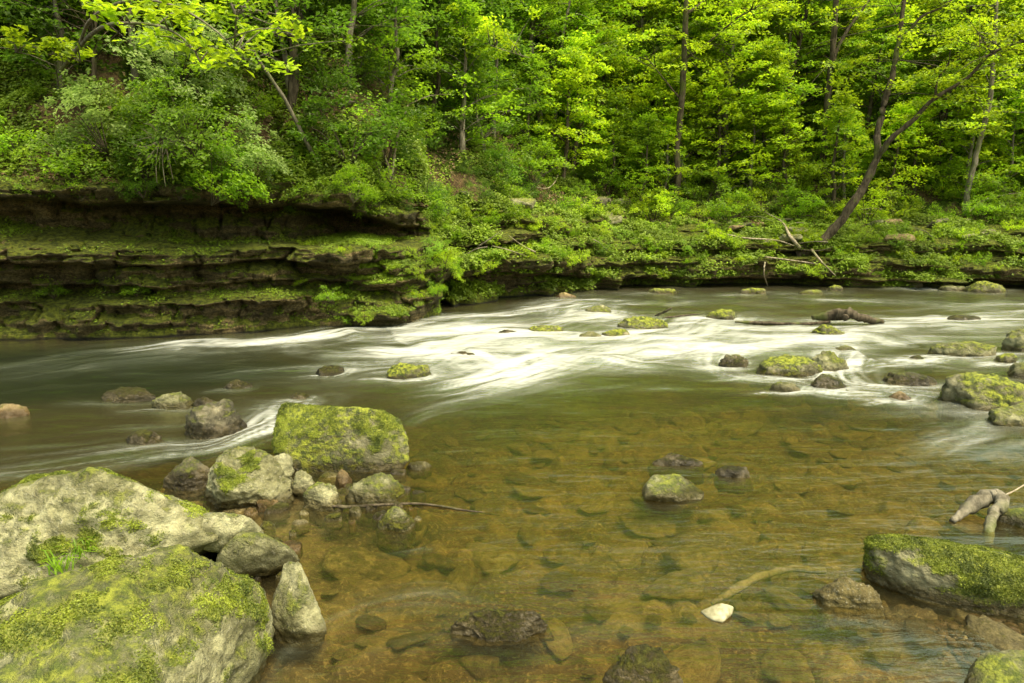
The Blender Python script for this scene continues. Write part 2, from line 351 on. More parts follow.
def soil_mat():
    t = NT('hillside_soil'); pos = t.geo().outputs['Position']
    n1 = t.noise(pos, 1.2, 6, .6); n2 = t.noise(pos, 9, 5, .7); n3 = t.noise(pos, 34, 3, .7)
    s = t.n('ShaderNodeSeparateXYZ'); t.set(s, 0, t.geo().outputs['Normal'])
    col = t.mix(t.rng(n2, .35, .65), (.06, .045, .022), (.18, .125, .06))
    col = t.mix(t.rng(n3, .52, .64, 0, .6), col, (.22, .16, .085))
    g = t.rng(t.math('ADD', n1, t.math('MULTIPLY', s.outputs[2], .12)), .50, .62)
    col = t.mix(g, col, t.mix(t.rng(n2, .4, .6), (.03, .055, .006), (.08, .13, .013)))
    b = t.n('ShaderNodeBsdfPrincipled'); t.set(b, 'Base Color', col); t.set(b, 'Roughness', .95); t.set(b, 'Specular IOR Level', .1)
    t.set(b, 'Normal', t.bump(t.math('ADD', n2, n3), 1.0, .08)); t.set(t.out, 'Surface', b.outputs[0]); return t.m
M['soil'] = soil_mat()
tag(mobj('hillside', npmesh('hillside', HILL.reshape(-1, 3), grid_faces(nu, nt)), M['soil']), kind='structure')

# ------------------------------------------------------------------ river bed / near ground
GR = P(985, 628)
def gs(x, y, cx, cy, sx, sy): return np.exp(-((x-cx)/sx)**2-((y-cy)/sy)**2)
def bed_z(x, y):
    x = np.asarray(x, float); y = np.asarray(y, float); u = x*UX+y*UY; v = -x*UY+y*UX; dv = vw(u)-v
    z = -.17-.06*sstep(3, 6, y)-.12*sstep(5, 8, y)
    z = z-.55*gs(x, y, -5.5, 6.6, 4.0, 1.6)-.10*gs(x, y, -3, 4.2, 3, .9)
    z = z+.17*gs(x, y, -1.7, 2.3, .9, 1.4)+.16*gs(x, y, GR[0]+.05, GR[1]-.03, .5, .42)+.10*gs(x, y, 5.5, 6.4, 1.8, 1.2)
    _a = P(300, 490); _b = P(200, 470)
    z = z+.155*gs(x, y, _a[0], _a[1], .55, .45)+.15*gs(x, y, _b[0], _b[1], .5, .4)+.5*sstep(1.4, -.6, y)+.5*sstep(-.6, -6, y)+1.2*sstep(-4, -25, y)
    z = z-.3*sstep(0, -.8, dv)
    z = z+.035*pn(x*1.4, y*1.4, .5)+.022*pn(x*4, y*4, 2.5)+.012*pn(x*11, y*11, 4.5)
    return z
xs = np.concatenate([np.linspace(-60, -8, 30), np.linspace(-7.8, -2.6, 90), np.linspace(-2.55, 4.5, 420), np.linspace(4.55, 14, 120), np.linspace(14.4, 70, 30)])
ys = np.concatenate([np.linspace(-60, -1, 24), np.linspace(-.8, 1.4, 24), np.linspace(1.42, 6.5, 330), np.linspace(6.55, 19, 130)])
XX, YY = np.meshgrid(xs, ys, indexing='ij'); BZ = bed_z(XX, YY); cob = np.zeros(XX.shape)
def worley(x, y, c, sd_):
    x = x/c; y = y/c; xi = np.floor(x); yi = np.floor(y); d1_ = np.full(x.shape, 9.); d2_ = d1_.copy(); idd = np.zeros(x.shape)
    for a in (-1, 0, 1):
        for b in (-1, 0, 1):
            cx = xi+a; cy = yi+b; h1 = np.abs(np.sin(cx*127.1+cy*311.7+sd_)*4375.8)%1; h2 = np.abs(np.sin(cx*269.5+cy*183.3+sd_)*4375.8)%1; h3 = np.abs(np.sin(cx*61.3+cy*77.7+sd_)*937.8)%1
            d = np.hypot((cx+h1-x)*(.7+.6*h3), cy+h2-y); m = d < d1_; d2_ = np.where(m, d1_, np.minimum(d2_, d)); idd = np.where(m, h3, idd); d1_ = np.where(m, d, d1_)
    return d1_, d2_, idd
wx = XX+.05*pn(XX*5, YY*5, 0); wy = YY+.05*pn(XX*5, YY*5, 9)
for c_, a_, q_ in ((.31, .055, .35), (.15, .030, .35), (.065, .011, .3)):
    d1_, d2_, id_ = worley(wx, wy, c_, c_*100); e_ = sstep(0.02, .42, d2_-d1_)*(1-.5*d1_); pres = sstep(.25, .5, id_)
    BZ = BZ+a_*(e_*pres-.35)*sstep(1.0, 2, YY); cob = cob+q_*(id_*pres*e_+.25*(1-pres))
BED = np.stack([XX, YY, BZ], -1)
def bed_mat():
    t = NT('river_bed'); pos = t.geo().outputs['Position']
    mp = t.mapping(pos, (1, 1.3, 1))
    n1 = t.noise(mp, 1.5, 5, .6, .6); n2 = t.noise(mp, 7, 6, .65, .3); n3 = t.noise(mp, 40, 4, .7)
    col = t.mix(t.rng(n1, .38, .62), (.055, .043, .016), (.21, .165, .065))
    col = t.mix(t.rng(n2, .36, .6, .85, 0), col, (.07, .05, .012))
    col = t.mix(t.rng(n3, .5, .66, 0, .5), col, (.45, .38, .18))
    cc = t.ramp(t.attrf('cob'), (.0, (.40, .38, .32)), (.30, (.66, .64, .56)), (.65, (.85, .83, .76)), (.95, (1.05, 1.0, .9))); col = t.mix(1.0, col, cc, 'MULTIPLY')
    b = t.n('ShaderNodeBsdfPrincipled'); t.set(b, 'Base Color', col); t.set(b, 'Roughness', .8)
    t.set(b, 'Normal', t.bump(t.math('ADD', n2, t.math('MULTIPLY', n3, .5)), .9, .05)); t.set(t.out, 'Surface', b.outputs[0]); return t.m
M['riverbed'] = bed_mat()
me = npmesh('riverbed', BED.reshape(-1, 3), grid_faces(*XX.shape)); attr(me, 'cob', cob.ravel())
tag(mobj('riverbed', me, M['riverbed']), kind='structure')

# ------------------------------------------------------------------ rocks
_ico = {}
def ico(n):
    if n not in _ico:
        bm = bmesh.new(); bmesh.ops.create_icosphere(bm, subdivisions=n, radius=1)
        _ico[n] = (np.array([v.co[:] for v in bm.verts]), np.array([[v.index for v in f.verts] for f in bm.faces])); bm.free()
    return _ico[n]
def hull_planes(pts):
    bm = bmesh.new(); [bm.verts.new(p) for p in pts]; bmesh.ops.convex_hull(bm, input=bm.verts[:]); bm.normal_update()
    c = np.mean([v.co[:] for v in bm.verts if v.link_faces], axis=0); pl = []
    for f in bm.faces:
        n = np.array(f.normal); d = float(n@(np.array(f.verts[0].co)-c))
        if d < 0: n, d = -n, -d
        if f.calc_area() > 1e-7: pl.append((n, max(d, 1e-4)))
    bm.free(); return c, np.array([p[0] for p in pl]), np.array([p[1] for p in pl])
def rock_mesh(pts, sub, k=12, rough=1.0, seed=0, strat=0.0, cuts=6):
    c, N, d = hull_planes(pts); dirs, F3 = ico(sub)
    rc = np.random.default_rng(seed*13+1); cn = rc.normal(size=(cuts, 3)); cn[:, 2] = np.abs(cn[:, 2])*.8; cn /= np.linalg.norm(cn, axis=1)[:, None]
    hp_ = np.asarray(pts)-c; cd = (hp_@cn.T).max(0)*rc.uniform(.74, .95, cuts); N = np.concatenate([N, cn]); d = np.concatenate([d, cd])
    q = np.maximum(dirs@N.T, 0)/d[None]
    r = 1/np.power(np.power(q, k).sum(1), 1/k)
    V = dirs*r[:, None]; S = float(np.mean(r)); W = V/S+seed*3.7
    x, y, z = W.T
    f = .085*pn(x*1.3, y*1.3, z*1.3)+.05*pn(x*2.9, y*2.9, z*2.9)+.045*(1-2*np.abs(pn(x*2.7, y*2.7, z*3.7)))+.026*pn(x*7, y*7, z*8)+.016*(1-2*np.abs(pn(x*16, y*16, z*16)))
    if sub >= 5: f = f+.006*pn(x*40, y*40, z*40)
    st_ = pn(x*.9+.3*z, y*.9, z*3.1)*2.2; f = f+.045*(st_-np.floor(st_)-.5)*sstep(0, .12, st_-np.floor(st_))   # broken bedding steps
    f = f+.02*(1-2*np.abs(pn(x*7.5, y*7.5, z*9)))
    if strat: f = f+strat*.05*pn(x*.8, y*.8, z*9)
    V = V*(1+rough*f)[:, None]
    return c, V, F3
nrock = [0]
def place_rock(name, pts, mat, label, sub=4, k=12, rough=1.0, cat='rock', group=None, strat=0.0, cuts=5, fuzz=None):
    nrock[0] += 1
    c, V, F3 = rock_mesh(pts, sub, k*1.6, rough, nrock[0], strat, cuts)
    base = V[:, 2].min(); o = mobj(name, npmesh(name, V-np.array([0, 0, base]), F3), M[mat], loc=c+np.array([0, 0, base]))
    if fuzz:
        nv = np.array([v.normal[:] for v in o.data.vertices]); W = V+c; S = (V[:, 0].max()-V[:, 0].min())
        q = fbm(V[:, 0]*3.4+nrock[0], V[:, 1]*3.4, V[:, 2]*3.4, 5, 2.1, .6); m = .9*sstep(fuzz, fuzz+.30, q+.35*nv[:, 2])*sstep(.03, .09, W[:, 2])
        attr(o.data, 'moss', m); rg = np.random.default_rng(nrock[0]); a, b_, c_ = V[F3[:, 0]], V[F3[:, 1]], V[F3[:, 2]]
        ar = np.linalg.norm(np.cross(b_-a, c_-a), axis=1)*(m[F3].mean(1)**1.5); n = int(min(26000, ar.sum()*.5*150000)); k_ = rg.choice(len(F3), n, p=ar/ar.sum())
        r1 = np.sqrt(rg.uniform(0, 1, (n, 1))); r2 = rg.uniform(0, 1, (n, 1)); pp = a[k_]*(1-r1)+b_[k_]*r1*(1-r2)+c_[k_]*r1*r2; nn = nv[F3[k_, 0]]
        me = leaves_mesh('moss', pp+nn*rg.uniform(0, .006, (n, 1))-np.array([0, 0, base]), nn+rg.normal(0, .7, (n, 3)), .0075, np.clip(.5+pn(pp[:, 0]*14, pp[:, 1]*14, pp[:, 2]*14)*.8+rg.uniform(-.2, .2, n), 0, 1), 3)
        mm = mobj('moss', me, M['moss'], o); mm['kind'] = 'stuff'
    return tag(o, label, cat, group)
def auto_pts(x0, x1, yt, yb, ratio=.75, flat=.7, sink=.12, zb=0.0, seed=0, lean=0.0):
    rg = random.Random(seed*31+5)
    a = P(x0, yb, zb); b = P(x1, yb, zb); Wd = b[0]-a[0]; y0 = a[1]; Dp = Wd*ratio; yr = y0+.5*Dp
    h = Q((x0+x1)/2, yt, yr)[2]-zb; h = max(h, .03); cx = (a[0]+b[0])/2*(yr/y0); hw = Wd/2*(yr/y0); sink = min(sink, .035+Wd*.28)
    pts = []
    NK = rg.choice([5, 6, 7]); ph = rg.uniform(0, 6)
    for k in range(NK):
        th = ph+2*math.pi*(k+rg.uniform(-.3, .3))/NK; e = rg.uniform(.78, 1.12)
        ct = math.copysign(abs(math.cos(th))**.8, math.cos(th)); st = math.copysign(abs(math.sin(th))**.8, math.sin(th))
        pts.append((cx+hw*e*ct, yr+.5*Dp*e*st, zb+h*rg.uniform(-.05, .45)))
        pts.append((cx+hw*e*ct*1.08, yr+.5*Dp*e*st*1.08, zb-sink))
        if k % 2 == 0 or flat > .7:
            f = flat*rg.uniform(.6, 1.15)
            pts.append((cx+hw*f*ct+lean*hw, yr+.5*Dp*f*st, zb+h*rg.uniform(.5, 1.06)))
    pts.append((cx+rg.uniform(-.4, .4)*hw, yr+rg.uniform(-.1, .2)*Dp, zb+h))
    return pts

# big foreground boulders from hull points (pixel, pixel, height above water)
def hp(*l): return [P(a, b, z) for a, b, z in l]
place_rock('boulder', hp((-60,540,.30),(-10,505,.42),(30,478,.52),(100,470,.56),(160,492,.48),(205,512,.36),(222,535,.28),(215,548,.10),(150,570,.18),
    (50,590,.15),(0,600,.12),(-80,600,.1),(200,560,-.1),(60,600,-.1),(-70,620,-.1),(-80,560,-.1),(30,500,.0),(110,485,0),(200,510,-.05)), 'pale',
    'large pale grey boulder with few moss patches, rear of the two giant ones at left', 6, 15, .95, 'boulder', fuzz=0.5, cuts=3)
place_rock('boulder', hp((-30,640,.42),(40,585,.50),(100,563,.53),(185,548,.50),(228,565,.42),(262,583,.30),(268,612,.20),(266,650,.12),(240,690,.05),(150,720,.3),(40,740,.4),(-60,720,.4),
    (262,640,-.12),(230,720,-.12),(-60,800,-.1),(-40,640,-.1),(180,575,0),(240,590,-.05),(60,620,0)), 'lichen',
    'huge moss speckled boulder filling the lower left corner', 6, 15, .9, 'boulder', fuzz=0.34, cuts=3)
place_rock('boulder', hp((276,418,.30),(285,404,.36),(330,405,.38),(385,410,.36),(402,425,.27),(407,450,.12),(400,470,.0),(345,473,-.02),(300,476,-.02),(272,458,.05),(272,440,.2),
    (290,470,-.15),(400,468,-.15),(295,438,-.1),(395,438,-.1),(290,410,.33),(385,452,.02)), 'mossy',
    'squarish bright green mossy boulder standing at the edge of the pool among smaller stones', 6, 16, .75, 'boulder', fuzz=0.16, cuts=0)
place_rock('boulder', hp((208,500,.0),(212,470,.22),(228,448,.33),(250,446,.33),(275,462,.22),(291,485,.08),(288,505,-.02),(240,514,-.04),(215,512,-.02),(215,505,-.15),(285,500,-.15),(225,460,-.1),(275,465,-.1),(232,490,.14),(262,490,.12)), 'pale',
    'dome shaped pale boulder with a moss streak, just left of the squarish mossy boulder', 6, 16, 1.3, 'boulder', fuzz=0.5)
place_rock('rock', hp((272,600,.15),(285,560,.26),(298,562,.26),(312,590,.17),(326,625,.06),(322,645,-.02),(290,652,-.04),(274,640,.0),(275,640,-.15),(322,640,-.15),(285,600,-.1),(312,610,-.1),(296,608,.17)), 'pale',
    'upright angular cream rock at the water edge, right of the huge corner boulder', 5, 18, .8)
place_rock('rock', hp((192,528,.30),(200,512,.36),(232,512,.36),(252,520,.28),(262,535,.16),(240,552,.14),(205,552,.15),(200,545,-.1),(255,540,-.1),(210,520,0),(250,520,0)), 'pale',
    'chunky cream rock wedged between the pale boulder and a mossy stone', 5, 18, .9)
place_rock('rock', hp((214,556,.15),(226,532,.28),(256,530,.28),(290,548,.15),(300,560,.05),(275,575,.0),(230,578,.06),(225,575,-.1),(295,560,-.15),(230,540,0),(280,545,-.1)), 'lichen',
    'low greenish rock directly behind the upright angular cream rock', 5, 14, .9)
place_rock('rock', hp((862,560,.06),(864,538,.20),(885,530,.24),(940,540,.24),(1000,556,.22),(1070,570,.2),(1080,600,.06),(1060,622,-.01),(980,616,-.02),(905,600,-.02),(866,580,0),(870,575,-.12),(1060,620,-.12),(890,545,-.05),(1050,565,-.05),(910,560,.17),(990,588,.12)), 'mossy',
    'long mossy rock slab lying at the right edge behind the gravel patch', 6, 15, .85, 'rock', fuzz=0.02)
place_rock('rock', hp((965,668,.03),(980,655,.09),(1020,650,.12),(1060,660,.1),(1070,720,.05),(970,720,.02),(970,700,-.1),(1060,690,-.1),(1000,655,-.05)), 'lichen',
    'low yellowish rock cut off by the bottom right corner', 5, 12, .9)

AUTO = [
 # x0 x1 ytop ybase mat name ratio flat sub label
 (165,218,457,492,'dark','rock',.8,.7,5,'dark angular rock peeping out behind the rear giant boulder'),
 (203,226,478,500,'lichen','rock',.8,.7,4,'small mossy rock tucked against the dome shaped pale boulder'),
 (272,293,453,474,'pale','stone',.8,.8,4,'small cream cube-like stone leaning on the squarish mossy boulder'),
 (293,314,470,491,'pale','stone',.8,.8,4,'small pinkish block below the squarish mossy boulder'),
 (334,354,468,487,'brown','stone',.8,.5,4,'small rusty brown pointed stone under the squarish mossy boulder'),
 (304,341,481,512,'lichen','stone',.9,.8,5,'rounded stone half in the pool beside the rusty pointed stone'),
 (343,410,474,506,'lichen','rock',.7,.6,5,'low wedge shaped rock in front of the squarish mossy boulder'),
 (374,418,506,532,'lichen','rock',.8,.4,5,'small peaked rock standing in the pool behind a floating stick'),
 (600,692,656,696,'dark','rock',.6,.8,5,'mossy wet rock cut off by the bottom edge'),
 (650,704,455,467,'dark','rock',.5,.8,4,'thin dark rock barely breaking the pool behind the wedge shaped greenish rock'),
 (714,754,467,478,'dark','rock',.5,.8,4,'small pale topped wet rock right of the wedge shaped greenish rock'),
 (380,433,361,382,'mossy','rock',.6,.8,5,'round mossy rock just below the white rapids left of centre'),
 (186,252,403,441,'dark','rock',.7,.8,5,'grey brown rock beside the curved white streak on the left'),
 (100,160,386,403,'dark','rock',.5,.8,5,'flat grey rock in the left shallows, longest of its row'),
 (152,202,389,411,'lichen','rock',.6,.8,5,'yellowish rounded rock in the middle of the left row of rocks'),
 (192,218,394,409,'dark','rock',.7,.7,4,'small dark rock at the right end of the left row of rocks'),
 (-12,36,405,419,'brown','rock',.6,.8,4,'ochre topped low rock cut off by the left edge'),
 (222,252,379,391,'dark','rock',.6,.7,4,'small dark rock alone above the grey brown rock'),
 (288,312,391,402,'dark','rock',.6,.7,4,'small wet stone between the round mossy rock and the grey brown rock'),
 (314,348,364,377,'dark','rock',.5,.8,4,'low awash rock in the foam left of the round mossy rock'),
 (124,164,430,446,'dark','rock',.6,.8,4,'dim rock just awash in front of the flat grey rock'),
 (448,480,350,362,'dark','rock',.6,.8,4,'dark rock veiled by foam right of the round mossy rock'),
 (524,566,324,336,'mossy','rock',.6,.7,5,'small mossy rock with brown end on the mid river shelf'),
 (496,522,329,337,'dark','rock',.6,.7,4,'tiny dark rock at the left end of the mid river shelf'),
 (576,606,329,341,'pale','rock',.6,.6,4,'small pale wedge rock left of the big mid river mossy rock'),
 (598,634,327,340,'mossy','rock',.6,.7,4,'low dark green rock leaning against the big mid river mossy rock'),
 (615,674,312,333,'mossy','rock',.6,.7,5,'largest mossy rock in the middle of the rapids with a stick on its top'),
 (584,614,303,315,'lichen','rock',.6,.7,4,'yellow green rock at the head of the upper white streak'),
 (706,738,305,321,'mossy','rock',.7,.8,4,'round mossy hump at the right of the foaming chute'),
 (716,750,353,369,'dark','rock',.7,.7,5,'black wet rock at the left end of the right hand rock bar'),
 (746,824,353,379,'mossy','rock',.6,.85,5,'broad moss topped rock in the right hand rock bar'),
 (813,852,349,374,'lichen','rock',.7,.6,5,'pale brown rock leaning beside the broad moss topped rock'),
 (832,856,344,353,'lichen','rock',.6,.7,4,'small tan stone behind the right hand rock bar'),
 (806,848,373,392,'dark','rock',.7,.7,4,'wet rock under the thin cascade in the right hand rock bar'),
 (768,802,381,393,'pale','rock',.6,.8,4,'flat greenish stone in front of the broad moss topped rock'),
 (876,940,371,389,'dark','rock',.6,.7,5,'dark jagged wet rock left of the big whale backed rock'),
 (934,1040,370,414,'mossy','boulder',.6,.75,5,'big whale backed mossy rock at the right edge of the rapids'),
 (885,916,391,403,'brown','rock',.7,.6,4,'small reddish stone standing in the spill below the dark jagged rock'),
 (982,1045,406,430,'lichen','rock',.5,.8,4,'tilted flat rock right below the whale backed mossy rock'),
 (921,994,341,359,'lichen','rock',.5,.8,5,'long olive rock upstream of the whale backed mossy rock'),
 (904,932,356,363,'dark','rock',.6,.8,4,'low dark stone left of the long olive rock'),
 (992,1017,352,365,'mossy','rock',.7,.8,4,'small bright mossy stone above the whale backed rock'),
 (1007,1060,321,354,'lichen','rock',.7,.8,5,'tall brown rock cut off by the right edge, highest up the river'),
 (1004,1060,358,380,'lichen','rock',.6,.8,4,'brown block cut off by the right edge behind the whale backed rock'),
 (804,850,323,339,'mossy','rock',.6,.7,5,'moss patched rock in front of the black driftwood'),
 (944,986,314,322,'dark','rock',.5,.8,4,'low brown rock alone in the far right water'),
 (1000,1060,508,532,'lichen','rock',.7,.8,4,'green stone behind the forked driftwood at the right edge'),
 (816,880,581,612,'bed','rock',.7,.7,5,'brown rock just awash left of the long mossy rock slab'),
 (645,682,288,294,'mossy','rock',.5,.8,4,'flat green rock at the foot of the ledge, left of the pale roots'),
 (738,770,287,294,'mossy','rock',.5,.8,4,'flat green rock at the foot of the ledge, below the pale roots'),
 (796,826,289,295,'lichen','rock',.5,.8,4,'flat tan rock at the foot of the ledge under the leaning tree'),
 (826,846,283,291,'mossy','rock',.6,.6,4,'little pointed mossy rock at the foot of the ledge under the leaning tree'),
 (895,925,281,288,'lichen','rock',.6,.8,4,'leftmost tan rock of the far right bank foot'),
 (926,956,279,288,'mossy','rock',.6,.7,4,'greenish mound rock in the middle of the far right bank foot'),
 (938,966,285,291,'pale','rock',.6,.8,4,'pale slab at the waterline of the far right bank foot'),
 (962,1006,280,293,'mossy','rock',.6,.7,4,'rightmost mossy rock sticking out from the far right bank foot'),
 (552,580,291,299,'brown','rock',.6,.7,4,'brown rock at the foot of the ledge beside the upper white streak'),
 (255,282,497,512,'brown','stone',.8,.7,4,'brown stone at the pool edge below the dome shaped pale boulder'),
 (238,262,566,583,'dark','stone',.8,.7,4,'small shaded stone between the huge corner boulder and the low greenish rock'),
]
for i, (x0, x1, yt, yb, m, nm, ra, fl, sb, lb) in enumerate(AUTO):
    if x0 > 90 and yb < 425: yt = yt+(yb-yt)*.14
    zb = {'small cream cu': .13, 'small pinkish ': .04}.get(lb[:14], 0.0)
    place_rock(nm, auto_pts(x0, x1, yt, yb, ra, fl, .14 if zb == 0 else .03, zb, i+1), m, lb, max(sb, 4)+(1 if x1-x0 > 60 and sb < 5 else 0), 16, 1.5, 'boulder' if nm == 'boulder' else nm, strat=.8, cuts=11)

matcopy = {}
def with_mat(me, mat):                       # mesh data shared by all copies with the same material
    key = (me.name, mat)
    if key not in matcopy:
        c = me.copy(); c.materials.clear(); c.materials.append(M[mat]); matcopy[key] = c
    return matcopy[key]
place_rock('rock', hp((641,500,.0),(645,488,.06),(656,475,.10),(676,474,.11),(690,484,.06),(703,493,.02),(700,500,.0),(670,504,-.01),(645,504,-.1),(700,502,-.1),(650,480,-.05),(690,482,-.05),(660,494,.06)), 'lichen', 'wedge shaped greenish rock alone in the middle of the clear pool', 5, 20, 1.0, cuts=2)
place_rock('rock', hp((452,632,.0),(458,616,.07),(480,610,.08),(505,617,.055),(530,613,.075),(548,626,.04),(553,638,-.02),(520,644,-.01),(480,646,-.02),(455,640,-.1),(550,640,-.1),(480,612,-.05),(530,614,-.05)), 'dark', 'wet flat rock awash at the bottom centre with water curling round it', 6, 20, 1.3, cuts=2)
rq = random.Random(19); nst = 0; hs_ = []
for k in range(900):
    px, py = rq.choice([(rq.uniform(255, 420), rq.uniform(462, 530)), (rq.uniform(170, 300), rq.uniform(495, 590))]); w_ = rq.uniform(9, 26)
    if any(abs(px-a)+abs(py-b)*1.3 < (w_+c)*.62 for a, b, c in hs_): continue
    if 205 < px < 292 and py < 512: continue
    if px < 205+(py-495)*.9: continue
    hs_.append((px, py, w_)); mt = rq.choice(['dark', 'lichen', 'brown', 'dark', 'pale'])
    place_rock('stone', auto_pts(px-w_/2, px+w_/2, py-w_*rq.uniform(.3, .5), py, .9, .9, .05, rq.uniform(-.03, .0), 400+k), mt, 'small wet stone packed among the boulders at the pool edge', 3, 18, 1.2, 'stone', 'small stones packed among the left boulders', cuts=5)
    nst += 1
    if nst >= 60: break
# submerged stones lying on the bed of the clear pool
proto_sub = []
for k in range(9):
    rg = np.random.default_rng(50+k); p = rg.normal(size=(11, 3)); p /= np.linalg.norm(p, axis=1)[:, None]; p *= [1, .75, .5]
    c, V, F3 = rock_mesh(p, 4, 10, 1.1, 300+k); proto_sub.append(npmesh('submerged_stone', V, F3))
rr = random.Random(5); placed = []
SPEC = [(690,548,100,.14,'widest brown boulder lying under the water right of centre in the pool'),
        (460,565,70,.10,'dark round stone under the water below the floating stick'),
        (790,655,120,.09,'broad brown stone under the water at lower right'),
        (480,655,70,.1,'mossy stone under the water left of the bottom edge mossy rock')]
for px, py, w, h, lb in SPEC:
    p = P(px, py, -.08); s = w/2/F*p[1]*1.05; o = mobj('submerged_stone', proto_sub[len(placed) % 9], M['bed'], loc=(p[0], p[1], bed_z(p[0], p[1])+.02))
    o.scale = (s, s*.8, h*1.8); o.rotation_euler = (0, 0, rr.uniform(0, 6)); tag(o, lb, 'stone'); placed.append((p[0], p[1], s))
tries = 0; cnt = 0
while cnt < 290 and tries < 9000:
    tries += 1
    px = rr.uniform(250, 1060); py = rr.uniform(398, 700) if rr.random() < .75 else rr.uniform(395, 460)
    p = P(px, py, -.15); s = (.04+.20*rr.random()**2.4)*(1+.10*p[1])
    if any((p[0]-a)**2+(p[1]-b)**2 < ((s+c)*.62)**2 for a, b, c in placed): continue
    if px < 330 and py > 520: continue
    o = mobj('submerged_stone', with_mat(proto_sub[rr.randrange(9)], rr.choice(['bed', 'bed', 'bed_light', 'bed_dark'])), None, loc=(p[0], p[1], bed_z(p[0], p[1])+s*.06))
    hs = min(s*rr.uniform(.4, .8), .14); o.scale = (s, s*rr.uniform(.7, 1), hs); o.rotation_euler = (rr.uniform(-.2, .2), rr.uniform(-.2, .2), rr.uniform(0, 6.3))
    tag(o, 'blurred golden brown stone lying under the clear water of the pool', 'stone', 'stones lying under the clear water'); placed.append((p[0], p[1], s)); cnt += 1

# gravel patch
V = []; Fs = []; n0 = 0; d1, f1 = ico(2)
for k in range(1500):
    x = GR[0]+rr.gauss(0, .34); y = GR[1]+rr.gauss(-.02, .24); s = .007+.014*rr.random()**2
    z = float(bed_z(x, y)); 
    if z < -.06: continue
    sc = np.array([s*rr.uniform(.8, 1.5), s*rr.uniform(.8, 1.3), s*.6]); V.append(d1*sc*(1+.2*pn(d1[:, :1]*1.5+k, d1[:, 1:2]*1.5, d1[:, 2:]*1.5))+[x, y, z+s*.2]); Fs.append(f1+n0); n0 += len(d1)
me = npmesh('gravel', np.concatenate(V), np.concatenate(Fs)); tag(mobj('gravel', me, M['brown']), 'patch of wet brown gravel in front of the long mossy slab', 'gravel', kind='stuff')

# ------------------------------------------------------------------ water
xs = np.concatenate([np.linspace(-70, -9.5, 40), np.linspace(-9.4, 15, 900), np.linspace(15.2, 80, 40)])
ys = np.concatenate([np.linspace(-3, 1.35, 12), 1.4*np.exp(np.linspace(0, math.log(18.5/1.4), 520))])
XX, YY = np.meshgrid(xs, ys, indexing='ij')
STR = [ # points (px,py), half width in picture rows, strength
 ([(450,320),(425,325),(395,331),(350,331),(318,338),(280,343),(230,348),(190,346),(150,350),(80,358),(0,368),(-120,380)], 4.5, [.6,.6,.7,1,1.2,1.1,.8,1.1,.8,.55,.4,.2]),
 ([(560,336),(520,337),(480,340),(440,347),(410,353),(370,352),(335,349)], 10, [.4,.8,1.1,1.1,1.1,.9,.3]),
 ([(450,362),(400,364),(350,367),(290,371),(230,375),(180,381)], 3.2, [.5,.5,.45,.4,.35,.1]),
 ([(600,350),(565,355),(545,362),(525,370),(500,379),(470,386),(430,392),(395,396)], 7.5, [.4,.8,1,1.1,1.1,.9,.5,.1]),
 ([(470,356),(490,362),(505,372)], 7, [.5,.9,.8]),
 ([(618,300),(580,305),(545,310),(510,314),(470,319),(445,321)], 3.2, [.3,.95,1,.9,.8,.5]),
 ([(610,316),(590,320),(560,323),(540,324)], 3, [.7,.9,.5,.1]),
 ([(730,316),(705,324),(690,331),(672,337),(640,341),(605,347),(560,350)], 6.5, [.4,.9,1.1,1,.9,.6,.2]),
 ([(705,372),(670,369),(640,368),(600,363),(560,360)], 4, [.3,.6,.8,.7,.5]),
 ([(1050,336),(980,338),(900,340),(850,344),(790,346),(740,350),(700,362)], 4, [.3,.4,.3,.5,.5,.5,.3]),
 ([(1060,316),(990,319),(930,322),(880,324),(800,330),(750,330),(715,328)], 5, [.5,.7,.6,.7,.6,.7,.8]),
 ([(1060,304),(960,305),(870,302),(800,300),(700,303)], 2.5, [.4,.6,.5,.4,.3]),
 ([(305,403),(285,415),(265,428),(240,439),(205,449),(160,452),(115,458),(60,466),(0,474),(-90,486)], 7, [.35,.8,.9,.75,.6,.65,.6,.45,.45,.35]),
 ([(245,418),(200,424),(150,427),(100,429),(60,434),(0,438)], 4, [.2,.4,.4,.25,.12,.1]),
 ([(1060,352),(950,360),(880,358),(858,352),(848,362),(846,374),(856,384),(880,390),(930,396),(975,405)], 4, [.2,.3,.3,.4,.8,.9,.8,.65,.5,.3]),
 ([(735,352),(722,366),(745,378),(790,384),(830,393),(880,396)], 3.5, [.3,.6,.6,.5,.7,.4]),
 ([(935,400),(980,418),(1000,436),(960,452),(930,470)], 8, [.3,.4,.35,.3,.1]),
 ([(1060,450),(1000,455),(960,460)], 8, [.35,.3,.1]),
 ([(470,603),(430,596),(390,600),(350,612),(300,640),(260,690)], 16, [.2,.30,.26,.24,.26,.2]),
 ([(450,632),(420,640),(380,650),(340,670),(300,700)], 14, [.28,.26,.24,.2,.15]),
 ([(690,640),(650,632),(600,632),(560,645),(520,680)], 11, [.1,.24,.3,.24,.12]),
 ([(425,548),(405,552),(370,556)], 4, [.4,.3,.1]),
 ([(640,385),(560,393),(480,405),(420,418),(400,430)], 6, [.2,.3,.32,.3,.1]),
 ([(330,398),(300,402),(260,404),(220,398)], 4, [.2,.35,.3,.1]),
]
_hero = [(276,405,466),(208,290,512),(272,325,650),(864,1040,608)]
